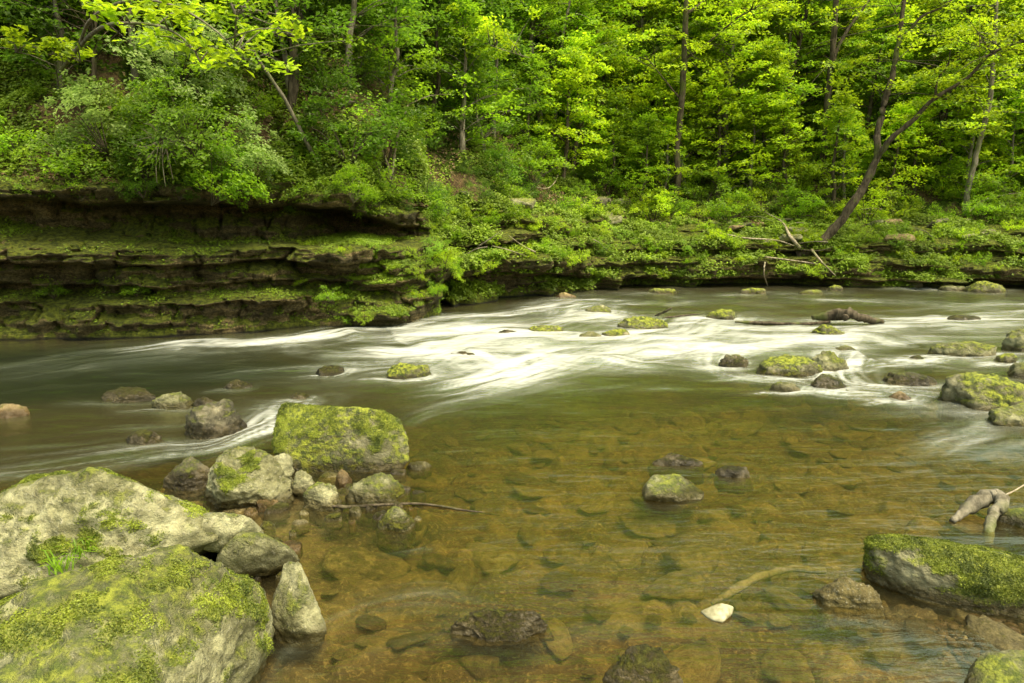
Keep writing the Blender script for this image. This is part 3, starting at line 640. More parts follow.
for (x0, x1, yt, yb, *_r) in AUTO:
    w_ = x1-x0; k_ = (.75 if x0 > 300 else .5) if yb < 412 else .16
    if yb < 300 or x0 > 995: k_ *= .5
    if 480 < yb: k_ *= .5
    h_ = 1.3 if yb < 412 else 2.0
    STR.append(([(x1+2, yb-(yb-yt)*.35), (x1-w_*.1, yb-.5), ((x0+x1)/2, yb+1), (x0, yb), (x0-w_*.35, yb+1), (x0-w_*.9, yb+2.5)], h_, [k_*.5, k_*.8, k_*.8, k_, k_*.8, .05]))
for (x0, x1, yb) in _hero: STR.append(([(x1, yb-4), ((x0+x1)/2, yb+2), (x0, yb), (x0-20, yb+2)], 2.0, [.1, .15, .15, .02]))
STR += [([(900,346),(860,338),(800,342),(740,348),(690,356),(640,362),(590,372)], 4, [.4,.6,.7,.7,.6,.5,.2]),
 ([(1060,392),(1000,420),(950,440),(900,452),(840,456)], 7, [.3,.3,.3,.2,.05]),
 ([(1060,326),(960,330),(890,330),(820,342),(770,344),(700,341),(650,352),(600,358)], 5, [.3,.5,.4,.5,.6,.7,.6,.3]),
 ([(640,300),(600,306),(575,318),(540,328),(500,328),(450,334),(400,340),(360,341)], 4.5, [.3,.6,.7,.7,.7,.8,.6,.3]),
 ([(560,342),(510,350),(470,352),(445,360),(420,372),(370,378),(320,384)], 6, [.4,.8,.9,.7,.5,.4,.1]),
 ([(700,345),(650,350),(610,356),(560,372),(520,384),(460,398),(420,408)], 5, [.5,.6,.5,.5,.5,.35,.1]),
 ([(240,346),(180,356),(110,362),(40,374),(-40,382)], 5, [.3,.35,.3,.25,.1]),
 ([(1060,366),(1000,372),(930,366),(880,366),(860,372)], 3, [.3,.4,.4,.5,.3]),
 ([(120,440),(60,448),(0,452)], 4, [.1,.25,.2]), ([(60,405),(120,412),(180,414),(230,414)], 3, [.1,.2,.2,.1])]
foam = np.zeros(XX.shape); hgt = np.zeros(XX.shape)
for si, (pts, hw, st) in enumerate(STR):
    px = spline(np.array([(*p, s) for p, s in zip(pts, st)]), max(30, len(pts)*7))
    wpt = np.array([P(a, b)[:2] for a, b, _ in px]); dd = np.hypot(*wpt.T); hww = 1.15*hw*dd**2/(CAMZ*F); I = px[:, 2]
    arc = np.concatenate([[0], np.cumsum(np.hypot(*np.diff(wpt, axis=0).T))])
    lo = wpt.min(0)-hww.max()*3; hi = wpt.max(0)+hww.max()*3
    ix = np.where((xs > lo[0]) & (xs < hi[0]))[0]; iy = np.where((ys > lo[1]) & (ys < hi[1]))[0]
    if not len(ix) or not len(iy): continue
    sx = slice(ix[0], ix[-1]+1); sy = slice(iy[0], iy[-1]+1); x = XX[sx, sy]; y = YY[sx, sy]
    best = np.full(x.shape, 1e9); sd = np.zeros(x.shape); ar = np.zeros(x.shape); ii = np.zeros(x.shape)
    for k in range(len(wpt)-1):
        a, b = wpt[k], wpt[k+1]; ab = b-a; L2 = ab@ab+1e-9
        t = np.clip(((x-a[0])*ab[0]+(y-a[1])*ab[1])/L2, 0, 1); dx = x-a[0]-t*ab[0]; dy = y-a[1]-t*ab[1]
        w = hww[k]+(hww[k+1]-hww[k])*t; d = np.hypot(dx, dy)/w; m = d < best
        best = np.where(m, d, best); sgn = np.sign(ab[0]*dy-ab[1]*dx)
        sd = np.where(m, sgn*d, sd); ar = np.where(m, arc[k]+t*(arc[k+1]-arc[k]), ar); ii = np.where(m, I[k]+t*(I[k+1]-I[k]), ii)
    warp = .35*pn(ar*1.1, sd*.6, si*3.1)
    prof = np.exp(-np.abs(sd*.86+warp)**1.5*.9)
    stn = .68+.55*pn(ar*.9, sd*2.6, si+.5)+.42*pn(ar*1.7, sd*6.5, si+5.5)+.26*pn(ar*2.4, sd*15, si+8)
    c = ii*prof*np.clip(stn, .05, 1.5)
    foam[sx, sy] = 1-(1-foam[sx, sy])*(1-np.clip(c, 0, .97)); hgt[sx, sy] += ii*prof*(.035+.03*pn(ar*1.6, sd*1.2, si+9))*np.minimum(1, hw/5)
# general turbulence veil over the rapids
ca = P(600, 340); veil = sstep(4.6, 6.6, YY+.15*XX)*sstep(-7, -1, XX+0*YY)*(.09+.22*pn(XX*.6, YY*1.6, 3.3)+.14*pn(XX*1.7, YY*5, 5.3)+.08*pn(XX*3, YY*11, 9.3))
foam = 1-(1-foam)*(1-np.clip(veil, 0, .5))
lane = sstep(-.30, .38, .55*pn(XX*.42+.3*YY, YY*1.5, 12.1)+.45*pn(XX*.8, YY*3.4, 14.2)+.25*pn(XX*1.5, YY*7, 15.2)+.02)
foam = foam*(1-(.26*(1-lane))*sstep(4.2, 6.5, YY+.2*XX))
dep = np.clip(-bed_z(XX, YY), 0, 2)
act = sstep(4.2, 7, YY)
ZW = .010*pn(XX*1.3, YY*2.6, 1.5)+.006*pn(XX*3.1, YY*6.5, 2.5)+act*(.02*pn(XX*.9, YY*1.9, 4.5)+.012*pn(XX*2.3, YY*4.1, 6.5))+hgt
ZW = np.where(YY < 4, ZW*.5, ZW)
def water_mat():
    t = NT('river_water'); pos = t.geo().outputs['Position']
    fo = t.attrf('foam'); de = t.attrf('depth')
    st = t.mapping(pos, (1.0, 3.2, 1), rot=(0, 0, R(-8)))
    n1 = t.noise(st, 1.6, 3, .5, .4); n2 = t.noise(st, 5.5, 4, .55, .5); n3 = t.noise(t.mapping(pos, (1, 4.5, 1), rot=(0, 0, R(-10))), 9, 4, .6)
    h = t.math('ADD', n1, t.math('MULTIPLY', n2, .45))
    nrm = t.bump(h, .30, .05)
    py_ = t.n('ShaderNodeSeparateXYZ'); t.set(py_, 0, pos)
    fr = t.n('ShaderNodeFresnel'); t.set(fr, 'IOR', 1.20); t.set(fr, 'Normal', nrm)
    gl = t.n('ShaderNodeBsdfGlossy'); t.set(gl, 'Color', (.80, .86, .62)); t.set(gl, 'Roughness', .20); t.set(gl, 'Normal', nrm)
    tint = t.ramp(t.math('MULTIPLY', de, 1.25), (0, (.97, .94, .84)), (.25, (.82, .72, .40)), (.5, (.54, .46, .20)), (1, (.12, .14, .06)))
    tr = t.n('ShaderNodeBsdfTransparent'); t.set(tr, 'Color', tint)
    df = t.n('ShaderNodeBsdfDiffuse'); t.set(df, 'Color', t.mix(t.rng(de, .3, .7), (.082, .067, .028), (.014, .019, .009)))
    murk = t.rng(de, .12, .75, .10, .82)
    m1 = t.n('ShaderNodeMixShader'); t.set(m1, 0, murk); t.set(m1, 1, tr.outputs[0]); t.set(m1, 2, df.outputs[0])
    m2 = t.n('ShaderNodeMixShader'); t.set(m2, 0, t.math('MULTIPLY', fr.outputs[0], t.rng(t.math('SUBTRACT', py_.outputs[1], t.math('MULTIPLY', py_.outputs[0], .25)), 3.2, 8.0, .20, .52))); t.set(m2, 1, m1.outputs[0]); t.set(m2, 2, gl.outputs[0])
    fd = t.n('ShaderNodeBsdfDiffuse'); t.set(fd, 'Color', t.mix(t.rng(fo, .2, .8), (.15, .175, .13), (.50, .52, .495))); t.set(fd, 'Normal', t.bump(t.math('ADD', n2, n3), .35, .05))
    ff = t.math('MULTIPLY', fo, t.rng(n3, .25, .7, .72, 1.12)); ff = t.math('MULTIPLY', t.rng(ff, .02, 1.05), .90)
    m3 = t.n('ShaderNodeMixShader'); t.set(m3, 0, ff); t.set(m3, 1, m2.outputs[0]); t.set(m3, 2, fd.outputs[0])
    t.set(t.out, 'Surface', m3.outputs[0]); return t.m
M['water'] = water_mat()
me = npmesh('river_water', np.stack([XX, YY, ZW], -1).reshape(-1, 3), grid_faces(*XX.shape))
attr(me, 'foam', foam.ravel()); attr(me, 'depth', dep.ravel())
tag(mobj('river_water', me, M['water']), kind='structure')

# ------------------------------------------------------------------ bark and trees
def bark_mat(name, ca, cb):
    t = NT(name); pos = t.geo().outputs['Position']; st = t.mapping(pos, (1, 1, .25))
    n = t.noise(st, 18, 5, .7); n2 = t.noise(pos, 3, 3)
    col = t.mix(t.rng(n, .35, .65), ca, cb); col = t.mix(t.rng(n2, .52, .7, 0, .6), col, (.09, .12, .02))
    b = t.n('ShaderNodeBsdfPrincipled'); t.set(b, 'Base Color', col); t.set(b, 'Roughness', .9); t.set(b, 'Specular IOR Level', .15)
    t.set(b, 'Normal', t.bump(n, .9, .02)); t.set(t.out, 'Surface', b.outputs[0]); return t.m
M['bark'] = bark_mat('brown_bark', (.035, .028, .018), (.11, .09, .06))
M['bark_grey'] = bark_mat('grey_bark', (.09, .08, .055), (.22, .20, .15))
M['driftwood'] = bark_mat('bleached_wood', (.16, .13, .08), (.38, .33, .24))

def spray_leaves(rg, cens, srad, nl, droop=.25, outdir=None):
    """flat layered sprays of leaves round each centre"""
    m = len(cens); k = np.repeat(np.arange(m), nl)
    th = rg.uniform(0, 2*np.pi, m*nl); r = np.sqrt(rg.uniform(0, 1, m*nl))*srad[k]*(.75+.25*np.cos(3*th+k))
    tilt = rg.normal(0, .18, (m, 2))[k]
    dx = r*np.cos(th); dy = r*np.sin(th); dz = rg.normal(0, .035, m*nl)-droop*r**2+dx*tilt[:, 0]+dy*tilt[:, 1]
    C = cens[k]+np.stack([dx, dy, dz], 1)
    N = np.stack([tilt[:, 0]*-1, tilt[:, 1]*-1, np.ones(m*nl)], 1)+rg.normal(0, .38, (m*nl, 3))
    tint = np.clip(rg.uniform(0, 1, m)[k]*.55+rg.uniform(0, .45, m*nl), 0, 1)
    return C, N, tint
def tree_protos(seed, H, Rr, z0, nspray, nl, leaf, srad):
    """local-space crown and trunk meshes; base at the origin"""
    rg = np.random.default_rng(seed); tb = Tubes(); br = Tubes()
    ctrl = [(0, 0, -.3)]; x = y = 0
    for k in range(1, 7):
        x += rg.normal(0, .035*H/3); y += rg.normal(0, .035*H/3); ctrl.append((x, y, H*k/6*.96))
    tp = spline(ctrl, 22); tr = .018*H*(1-np.linspace(0, 1, 22)*.88)+.006; tb.add(tp, tr, 8, .25, seed)
    cens = []; 
    for k in range(nspray):
        h = rg.uniform(0, 1)**.85; z = z0+(H-z0)*h; prof = (1-h)**.55*(.45+.55*min(1, h*4+.3))
        a = k*2.39996+rg.normal(0, .5); r = Rr*prof*rg.uniform(.35, 1.0)
        b = tp[np.argmin(np.abs(tp[:, 2]-(z-.35*r)))]
        c = np.array([b[0]+r*math.cos(a), b[1]+r*math.sin(a), z]); cens.append(c)
        if k % 2 == 0: 
            mid = (b+c)/2+[0, 0, .12*r]; br.add(spline([b, mid, c], 6), np.linspace(.006*H*.45+.004, .003, 6), 4)
    cens = np.array(cens); C, N, t = spray_leaves(rg, cens, rg.uniform(.6, 1.25, nspray)*srad, nl)
    return tb.mesh('trunk'), br.mesh('branches'), leaves_mesh('crown', C, N, leaf, t, seed+1)
def shrub_proto(seed, H, Rr, nspray, nl, leaf, srad, ferny=False):
    rg = np.random.default_rng(seed); br = Tubes(); cens = []
    for k in range(nspray):
        d = rg.normal(size=3); d[2] = abs(d[2])*.9+.15; d /= np.linalg.norm(d); c = d*[Rr, Rr, H]*rg.uniform(.35, 1); cens.append(c)
        if k % 3 == 0: br.add(spline([(0, 0, -.1), c*.5+[0, 0, .08*H], c], 6), np.linspace(.009, .003, 6), 4)
    cens = np.array(cens); C, N, t = spray_leaves(rg, cens, rg.uniform(.6, 1.3, nspray)*srad, nl, .5)
    return br.mesh('stems'), leaves_mesh('foliage', C, N, leaf, t, seed+1)

TREES = [tree_protos(11, 4.2, 1.5, .5, 110, 76, .084, .42), tree_protos(12, 6.0, 2.0, .9, 175, 76, .096, .50), tree_protos(13, 7.5, 2.4, 1.2, 220, 76, .105, .56),
         tree_protos(14, 3.0, 1.1, .3, 70, 52, .085, .33), tree_protos(15, 9.5, 2.8, 1.8, 260, 74, .115, .62)]
TH = [4.2, 6.0, 7.5, 3.0, 9.5]
SHRUBS = [shrub_proto(21, .7, .6, 34, 55, .045, .17), shrub_proto(22, 1.1, .8, 46, 60, .055, .22), shrub_proto(23, .45, .55, 26, 50, .04, .15), shrub_proto(24, 1.5, .9, 55, 65, .06, .25)]

def put_tree(k, x, y, z, s, rz, leaf, bark, label, group=None, lean=(0, 0), name='forest_tree'):
    e = empty(name, (x, y, z), rz); e.rotation_euler = (lean[0], lean[1], rz); e.scale = (s, s, s); tag(e, label, 'tree', group)
    t, b, c = TREES[k]
    mobj('trunk', with_mat(t, bark), None, e); mobj('branches', with_mat(b, bark), None, e); mobj('crown', with_mat(c, leaf), None, e)
    return e
def on_hill(u, v):
    x, y = uv2xy(u, v); return float(x), float(y), float(hill_z(u, v))
def projpx(x, y, z):
    d = np.array([x, y, z-CAMZ]); f = d[1]*math.cos(PITCH)-d[2]*math.sin(PITCH); up = d[1]*math.sin(PITCH)+d[2]*math.cos(PITCH)
    return 512+F*d[0]/f, 341.5-F*up/f

rr = random.Random(21); spots = []
def try_spot(u, v, r):
    if any((u-a)**2+(v-b)**2 < (r+c)**2/4*1.2 for a, b, c in spots): return False
    spots.append((u, v, r)); return True
GLAB = {'leaf_shaded': ('woodland tree with leaves coloured dark for shade crowding the steep slope on the left', 'deep green trees on the left slope'),
        'leaf_mid': ('fresh green layered woodland tree among many alike on the far slope', 'fresh green trees on the slope'),
        'leaf_lime': ('yellow green tree with leaves coloured bright as if backlit among many alike on the right slope', 'yellow green trees on the right slope')}
n_tree = 0
for k in range(4000):
    u = rr.uniform(-11, 22); t = 1.3+14*rr.random()**1.2; tv = float(np.interp(u, TOPU, TOPV)); v = tv+t
    x, y, z = on_hill(u, v); px, py = projpx(x, y, z)
    if px < -160 or px > 1190: continue
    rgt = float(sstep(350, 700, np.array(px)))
    if t < 2.4: kk = 3
    elif t < 5: kk = rr.choice([0, 3, 1, 0])
    elif t < 9: kk = rr.choice([0, 1, 2])
    else: kk = rr.choice([1, 2, 4, 4])
    if not try_spot(u, v, [1.5, 2.0, 2.4, 1.2, 2.8][kk]*.58): continue
    p = rr.random(); leaf = ('leaf_lime' if p < .55 else 'leaf_mid') if rgt > .5 else ('leaf_mid' if p < .25+rgt*.9 else 'leaf_shaded')
    lb, gp = GLAB[leaf]
    put_tree(kk, x, y, z, rr.uniform(.8, 1.2), rr.uniform(0, 6.3), leaf, rr.choice(['bark', 'bark_grey']), lb, gp, (rr.uniform(-.02, .10), rr.uniform(-.08, .08)))
    n_tree += 1
    if n_tree >= 240: break
for k in range(34):
    u = -12+k*1.25+rr.uniform(-.4, .4); v = float(np.interp(u, TOPU, TOPV))+rr.uniform(12.5, 18); x, y, z = on_hill(u, v)
    leaf = 'leaf_lime' if u > 4 and rr.random() < .6 else ('leaf_mid' if u > -2 else 'leaf_shaded'); lb, gp = GLAB[leaf]
    put_tree(4 if k % 3 else 2, x, y, z, rr.uniform(1.0, 1.35), rr.uniform(0, 6.3), leaf, 'bark', lb, gp)
# bushes drooping over the brow of the left cliff
print('TREES', n_tree)

# shrubs on the slope and along the ledge
SL = {'leaf_shaded': ('leafy shrub with leaves coloured dark for shade growing on the slope above the cliff', 'deep green shrubs above the cliff'),
      'leaf_mid': ('fresh green leafy shrub growing low on the river slope', 'fresh green shrubs on the slope'),
      'leaf_lime': ('yellow green leafy shrub growing on the right river slope', 'yellow green shrubs on the right slope')}
def put_shrub(k, x, y, z, s, rz, leaf, label, group=None, name='shrub', tilt=(0, 0)):
    e = empty(name, (x, y, z), rz); e.scale = (s, s, s); e.rotation_euler = (tilt[0], tilt[1], rz); tag(e, label, 'shrub', group)
    b, c = SHRUBS[k]; mobj('stems', with_mat(b, 'bark'), None, e); mobj('foliage', with_mat(c, leaf), None, e); return e
n_sh = 0; sp2 = []
for k in range(6000):
    u = rr.uniform(-10, 20); t = .1+5.5*rr.random()**1.3; v = float(np.interp(u, TOPU, TOPV))+t
    x, y, z = on_hill(u, v); px, py = projpx(x, y, z)
    if px < -60 or px > 1090 or py < -20: continue
    if any((u-a)**2+(v-b)**2 < .34 for a, b in sp2): continue
    if 560 < px < 660 and t < 2.2 and rr.random() < .7: continue       # bare earth patches
    if 690 < px < 790 and .8 < t < 2.4 and rr.random() < .8: continue
    sp2.append((u, v)); p = rr.random()
    leaf = ('leaf_lime' if p < .4 else 'leaf_mid') if px > 560 else ('leaf_mid' if p < .5 else 'leaf_shaded')
    lb, gp = SL[leaf]
    put_shrub(rr.choice([0, 1, 2, 2, 0] if t < 2 else [0, 1, 3, 1]), x, y, z-.03, rr.uniform(.65, 1.15), rr.uniform(0, 6.3), leaf, lb, gp)
    n_sh += 1
    if n_sh >= 210: break
print('SHRUBS', n_sh)

rb = random.Random(3); px = -20; kq = 0
while px < 452:
    q_ = [(P(px, 200, 1.95)[0], P(px, 200, 1.95)[1])][0]; u = q_[0]*UX+q_[1]*UY
    i = int(np.clip((u+16)/(UH+16)*759, 0, 759)); pz = cliffL[i, -3]; lf = 'leaf_mid' if rb.random() < .55 else 'leaf_shaded'
    e = put_shrub(rb.choice([0, 2, 2, 1]), pz[0], pz[1]+rb.uniform(-.15, .2), pz[2]-rb.uniform(.02, .16), rb.uniform(.45, .75), rb.uniform(0, 6.3), lf,
        {'leaf_mid': 'fresh green shrub drooping over the brow of the left cliff', 'leaf_shaded': 'shrub with leaves coloured dark for shade drooping over the brow of the left cliff'}[lf], {'leaf_mid': 'fresh green shrubs on the cliff brow', 'leaf_shaded': 'deep green shrubs on the cliff brow'}[lf], 'shrub', (rb.uniform(.2, .6), 0))
    px += rb.uniform(9, 20)
# ground cover leaves: hillside
def scatter_on(Vg, dens, n, seed):
    rg = np.random.default_rng(seed); N = mesh_normals(Vg); N = np.where(N[..., 2:3] < -.99, -N, N)
    e1 = np.linalg.norm(Vg[1:, :-1]-Vg[:-1, :-1], axis=2); e2 = np.linalg.norm(Vg[:-1, 1:]-Vg[:-1, :-1], axis=2)
    w = (e1*e2*dens(Vg, N)[:-1, :-1]).ravel(); w = np.maximum(w, 0); w /= w.sum()
    idx = rg.choice(len(w), n, p=w); i, j = np.divmod(idx, Vg.shape[1]-1); a = rg.uniform(0, 1, (n, 1)); b = rg.uniform(0, 1, (n, 1))
    Pp = Vg[i, j]*(1-a)*(1-b)+Vg[i+1, j]*a*(1-b)+Vg[i, j+1]*(1-a)*b+Vg[i+1, j+1]*a*b
    return Pp, N[i, j], rg
def vis(Vg):
    px = 512+F*Vg[..., 0]/np.maximum(Vg[..., 1], .5); return ((px > -140) & (px < 1160)).astype(float)
def hd(Vg, N):
    n = fbm(Vg[..., 0]*1.1, Vg[..., 1]*1.1, 3.3, 3); t = tg+0*Vg[..., 0]
    return np.clip(.34+n*1.7, .02, 1)*np.exp(-t/4.5)*vis(Vg)*(1/(Vg[..., 1]/10)**.5)
Pp, Nn, rg = scatter_on(HILL, hd, 230000, 5)
Nn = np.where(Nn[:, 2:3] < 0, -Nn, Nn)
cl = np.clip(.5+pn(Pp[:, 0]*2.2, Pp[:, 1]*2.2, Pp[:, 2]*2.2), 0, 1)
Cc = Pp+Nn*(rg.uniform(.01, .16, (len(Pp), 1))*(.3+cl[:, None]))
me = leaves_mesh('ground_cover', Cc, Nn*.6+[0, -.15, .8]+rg.normal(0, .4, Nn.shape), .06, np.clip(cl*.6+rg.uniform(0, .4, len(Pp)), 0, 1), 6)
tag(mobj('ground_cover', me, M['leaf_cover']), 'leafy green ground cover spread over the river slope', 'ground cover', kind='stuff')
def ld(Vg, N):
    n = fbm(Vg[..., 0]*.7+9, Vg[..., 1]*.7, 1.3, 3); t = tg+0*Vg[..., 0]; return np.clip(.1+n*1.3, .02, 1)*np.exp(-t/4)*vis(Vg)
Pp, Nn, rg = scatter_on(HILL, ld, 40000, 15); Nn = np.where(Nn[:, 2:3] < 0, -Nn, Nn)
me = leaves_mesh('leaf_litter', Pp+Nn*rg.uniform(.0, .03, (len(Pp), 1)), Nn+rg.normal(0, .3, Nn.shape), .07, rg.uniform(0, 1, len(Pp)), 16)
tag(mobj('leaf_litter', me, M['leaf_dead']), 'brown dead leaves and litter lying on the river slope', 'leaf litter', kind='stuff')
# moss and seedlings on cliff ledges
def cover_ledge(V, n, seed, right, nm, lb):
    def dens(Vg, N):
        up = N[..., 2]*np.sign(np.median(N[..., 2])+1e-9) if False else N[..., 2]
        c = fbm(Vg[..., 0]*1.1, Vg[..., 1]*1.1, Vg[..., 2]*2, 3)
        base = sstep(-.05, .6, up)*np.clip(.30+1.5*c, .0, 1.6)+np.clip(c, 0, 1)*.6*sstep(-.35, .0, up)*(1.0 if right else .35)
        low = 1.0*sstep(.0, .04, Vg[..., 2])*(1 if right else .35+3.5*sstep(-3.4, -1.6, Vg[..., 0])); return np.clip(base, 0, 2)*low*vis(Vg)
    Pp, Nn, rg = scatter_on(V, dens, n, seed)
    cl = np.clip(.5+pn(Pp[:, 0]*3, Pp[:, 1]*3, Pp[:, 2]*3), 0, 1); L = (.026 if not right else .055)
    hgt = rg.uniform(0, 1, (len(Pp), 1))**1.5*(.16 if right else .04)*(.3+cl[:, None])
    me = leaves_mesh(nm, Pp+Nn*hgt+[0, 0, .01], Nn*.5+[0, -.2, .7]+rg.normal(0, .4, Nn.shape), L, np.clip(cl*.6+rg.uniform(0, .4, len(Pp)), 0, 1), seed+1)
    tag(mobj(nm, me, M['leaf_cover']), lb, 'moss', kind='stuff')
NL = mesh_normals(cliffL); print('cliff normal z mean', NL[..., 2].mean(), NL[..., 1].mean())
cover_ledge(cliffL, 60000, 31, False, 'ledge_moss', 'moss and tiny seedlings on the ledges of the left cliff')
cover_ledge(cliffR, 130000, 33, True, 'ledge_seedlings', 'bright green seedlings covering the low right ledge')

NR = mesh_normals(cliffR)
# leafy plants rooted on the right ledge and hanging over its lip
rgp = random.Random(77); npl = 0
_seen = []
for k in range(9000):
    i = rgp.randrange(cliffR.shape[0]-60); j = rgp.randrange(30, cliffR.shape[1]-1); p = cliffR[i, j]
    if NR[i, j, 2] < .15 or p[2] < .25: continue
    px, py = projpx(*p)
    if px < 440 or px > 1050: continue
    if any(abs(p[0]-a)+abs(p[2]-c)*1.6 < .27 for a, c in _seen): continue
    _seen.append((p[0], p[2]))
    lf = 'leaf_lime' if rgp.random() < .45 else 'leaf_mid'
    put_shrub(2 if rgp.random() < .6 else 0, p[0], p[1], p[2]-.05, rgp.uniform(.22, .65), rgp.uniform(0, 6.3), lf,
        {'leaf_lime': 'yellow green leafy plant rooted on the low right ledge', 'leaf_mid': 'fresh green leafy plant rooted on the low right ledge'}[lf],
        {'leaf_lime': 'yellow green plants on the right ledge', 'leaf_mid': 'fresh green plants on the right ledge'}[lf], 'ledge_plant', (rgp.uniform(.1, .6), 0))
    npl += 1
    if npl >= 150: break
print('PLANTS', npl)
nq = 0; NLf = mesh_normals(cliffL); _seen = []
for k in range(9000):
    i = rgp.randrange(cliffL.shape[0]//2, cliffL.shape[0]); j = rgp.randrange(4, cliffL.shape[1]-1); p = cliffL[i, j]; px, py = projpx(*p)
    if px < 285 or px > 446 or NLf[i, j, 2] < .2 or p[2] < .12 or (px < 340 and rgp.random() < .7): continue
    if any(abs(p[0]-a)+abs(p[2]-c)*1.6 < .20 for a, c in _seen): continue
    _seen.append((p[0], p[2])); put_shrub(2, p[0], p[1]-.02, p[2]-.06, rgp.uniform(.2, .36), rgp.uniform(0, 6.3), 'leaf_lime' if rgp.random() < .5 else 'leaf_mid', 'low leafy tuft growing on the mossy headland of the left cliff', 'leafy tufts on the headland', 'ledge_plant', (rgp.uniform(.1, .5), 0))
    nq += 1
    if nq >= 40: break

# ------------------------------------------------------------------ individually recognisable trees
def hill_at_px(px, py):
    """first point of the slope seen through a pixel"""
    d = ray(px, py)
    for Y in np.arange(8, 34, .04):
        p = np.array([0, 0, CAMZ])+d*(Y/d[1]); u = p[0]*UX+p[1]*UY; v = -p[0]*UY+p[1]*UX
        if v > float(np.interp(u, TOPU, TOPV)) and float(hill_z(u, v)) >= p[2]: return p
    return np.array([0, 0, CAMZ])+d*(16/d[1])
_SP = np.concatenate([cliffL.reshape(-1, 3), cliffR.reshape(-1, 3), HILL.reshape(-1, 3)]); _SP = _SP[_SP[:, 1] > 3]
_f = _SP[:, 1]*math.cos(PITCH)-(_SP[:, 2]-CAMZ)*math.sin(PITCH)
_sx = 512+F*_SP[:, 0]/_f; _sy = 341.5-F*(_SP[:, 1]*math.sin(PITCH)+(_SP[:, 2]-CAMZ)*math.cos(PITCH))/_f
def surf_Y(px, py, r=4.0):
    m = np.hypot(_sx-px, _sy-py) < r
    return float(_SP[m, 1].min()) if m.any() else 12.0
def limb_tree(name, base_px, limbs, bark, leaf, label, nsp=90, nl=60, leafsz=.08, srad=.42, Yback=0, crown=True, cat='tree', group=None, crown_from=.35, spread=.9):
    """limbs: list of ([(px,py,dY)...], r0, r1, part name); first limb is the trunk"""
    b = hill_at_px(*base_px)
    if Yback == 'surface': b = Q(*base_px, surf_Y(*base_px)+.12); Yback = 0
    Y0 = b[1]+Yback; e = empty(name, b); tag(e, label, cat, group); rg = np.random.default_rng(int(base_px[0]))
    ends = []
    for pts, r0, r1, part in limbs:
        w = np.array([Q(a, c, Y0+dy)-b for a, c, dy in pts]); m = max(10, len(pts)*7); sp = spline(w, m); tb = Tubes()
        sp = sp+np.stack([pn(np.arange(m)*.35, 3.1+r0*90, 0), pn(np.arange(m)*.35, 7.1, r0*50), np.zeros(m)], 1)*r0*.22
        tb.add(sp, r0+(r1-r0)*np.linspace(0, 1, m)**.8, 9, .3, r0*77); mobj(part, tb.mesh(part), M[bark], e)
        ends.append(sp[int(m*crown_from):])
    if crown:
        allp = np.concatenate(ends); idx = rg.integers(0, len(allp), nsp); cens = allp[idx]+rg.normal(0, 1, (nsp, 3))*[spread, spread, spread*.55]+[0, 0, .15]
        C, N, t = spray_leaves(rg, cens, rg.uniform(.6, 1.3, nsp)*srad, nl); mobj('crown', leaves_mesh('crown', C, N, leafsz, t, 9), M[leaf], e)
        tw = Tubes()
        for q in range(0, nsp, 2): tw.add(spline([allp[idx[q]], (allp[idx[q]]+cens[q])/2+[0, 0, .06], cens[q]], 5), np.linspace(.012, .003, 5), 4)
        mobj('twigs', tw.mesh('twigs'), M[bark], e)
    return e
limb_tree('leaning_tree', (798, 252), [
    ([(796,254,.1),(815,246,0),(835,228,-.1),(852,205,-.2),(866,182,-.2),(876,160,-.2),(878,135,-.1),(884,105,0),(893,70,.1),(900,35,.2),(906,-10,.3),(912,-70,.4)], .13, .035, 'trunk'),
    ([(876,160,-.2),(890,140,-.4),(915,118,-.6),(935,98,-.8),(965,80,-1.0),(990,55,-1.2),(1020,42,-1.4),(1075,30,-1.6)], .07, .016, 'branch'),
    ([(905,40,.2),(920,18,.1),(945,5,0),(975,-20,0)], .04, .015, 'branch'),
    ([(935,98,-.8),(938,80,-.9),(950,62,-1)], .03, .01, 'branch')], 'bark', 'leaf_lime',
    'leaning tree with curved dark trunk forking low over the right bank', 120, 56, .08, .36, 'surface', crown_from=.62, spread=.8)
limb_tree('tall_tree', (675, 203), [
    ([(675,204,0),(678,180,0),(677,150,0),(681,110,0),(684,70,0),(685,30,0),(688,-20,0),(690,-90,0)], .10, .065, 'trunk'),
    ([(684,60,0),(705,45,-.3),(735,20,-.5),(760,5,-.6)], .035, .01, 'branch'),
    ([(685,15,0),(705,0,0),(730,-25,0)], .05, .02, 'branch'),
    ([(681,100,0),(665,80,.2),(645,55,.4)], .03, .01, 'branch')], 'bark', 'leaf_lime', 'straight dark trunked tree standing right of centre above the bank', 100, 60, .085, .42, crown_from=.45, spread=1.0)
limb_tree('tall_tree', (818, 203), [
    ([(818,204,0),(822,172,0),(826,130,0),(828,95,0),(832,60,0),(835,20,0),(840,-60,0)], .10, .07, 'trunk'),
    ([(832,60,0),(845,35,0),(862,10,0),(885,-20,0)], .06, .02, 'branch')], 'bark', 'leaf_mid', 'grey brown trunk rising straight behind the leaning tree', 80, 60, .085, .45, 1.0, crown_from=.45, spread=1.1)
limb_tree('tall_tree', (782, 150), [([(782,152,0),(786,108,0),(788,80,0),(790,40,0),(792,0,0),(795,-50,0)], .06, .045, 'trunk')], 'bark_grey', 'leaf_lime', 'thin pale grey trunk left of the grey brown trunk', 50, 50, .09, .45, crown_from=.5)
limb_tree('tall_tree', (965, 212), [([(965,213,0),(968,190,0),(974,165,0),(980,140,0),(988,110,0),(993,70,0),(996,20,0),(998,-50,0)], .075, .045, 'trunk')], 'bark_grey', 'leaf_lime', 'grey trunked tree farthest right beyond the leaning tree', 60, 55, .09, .45, crown_from=.5)
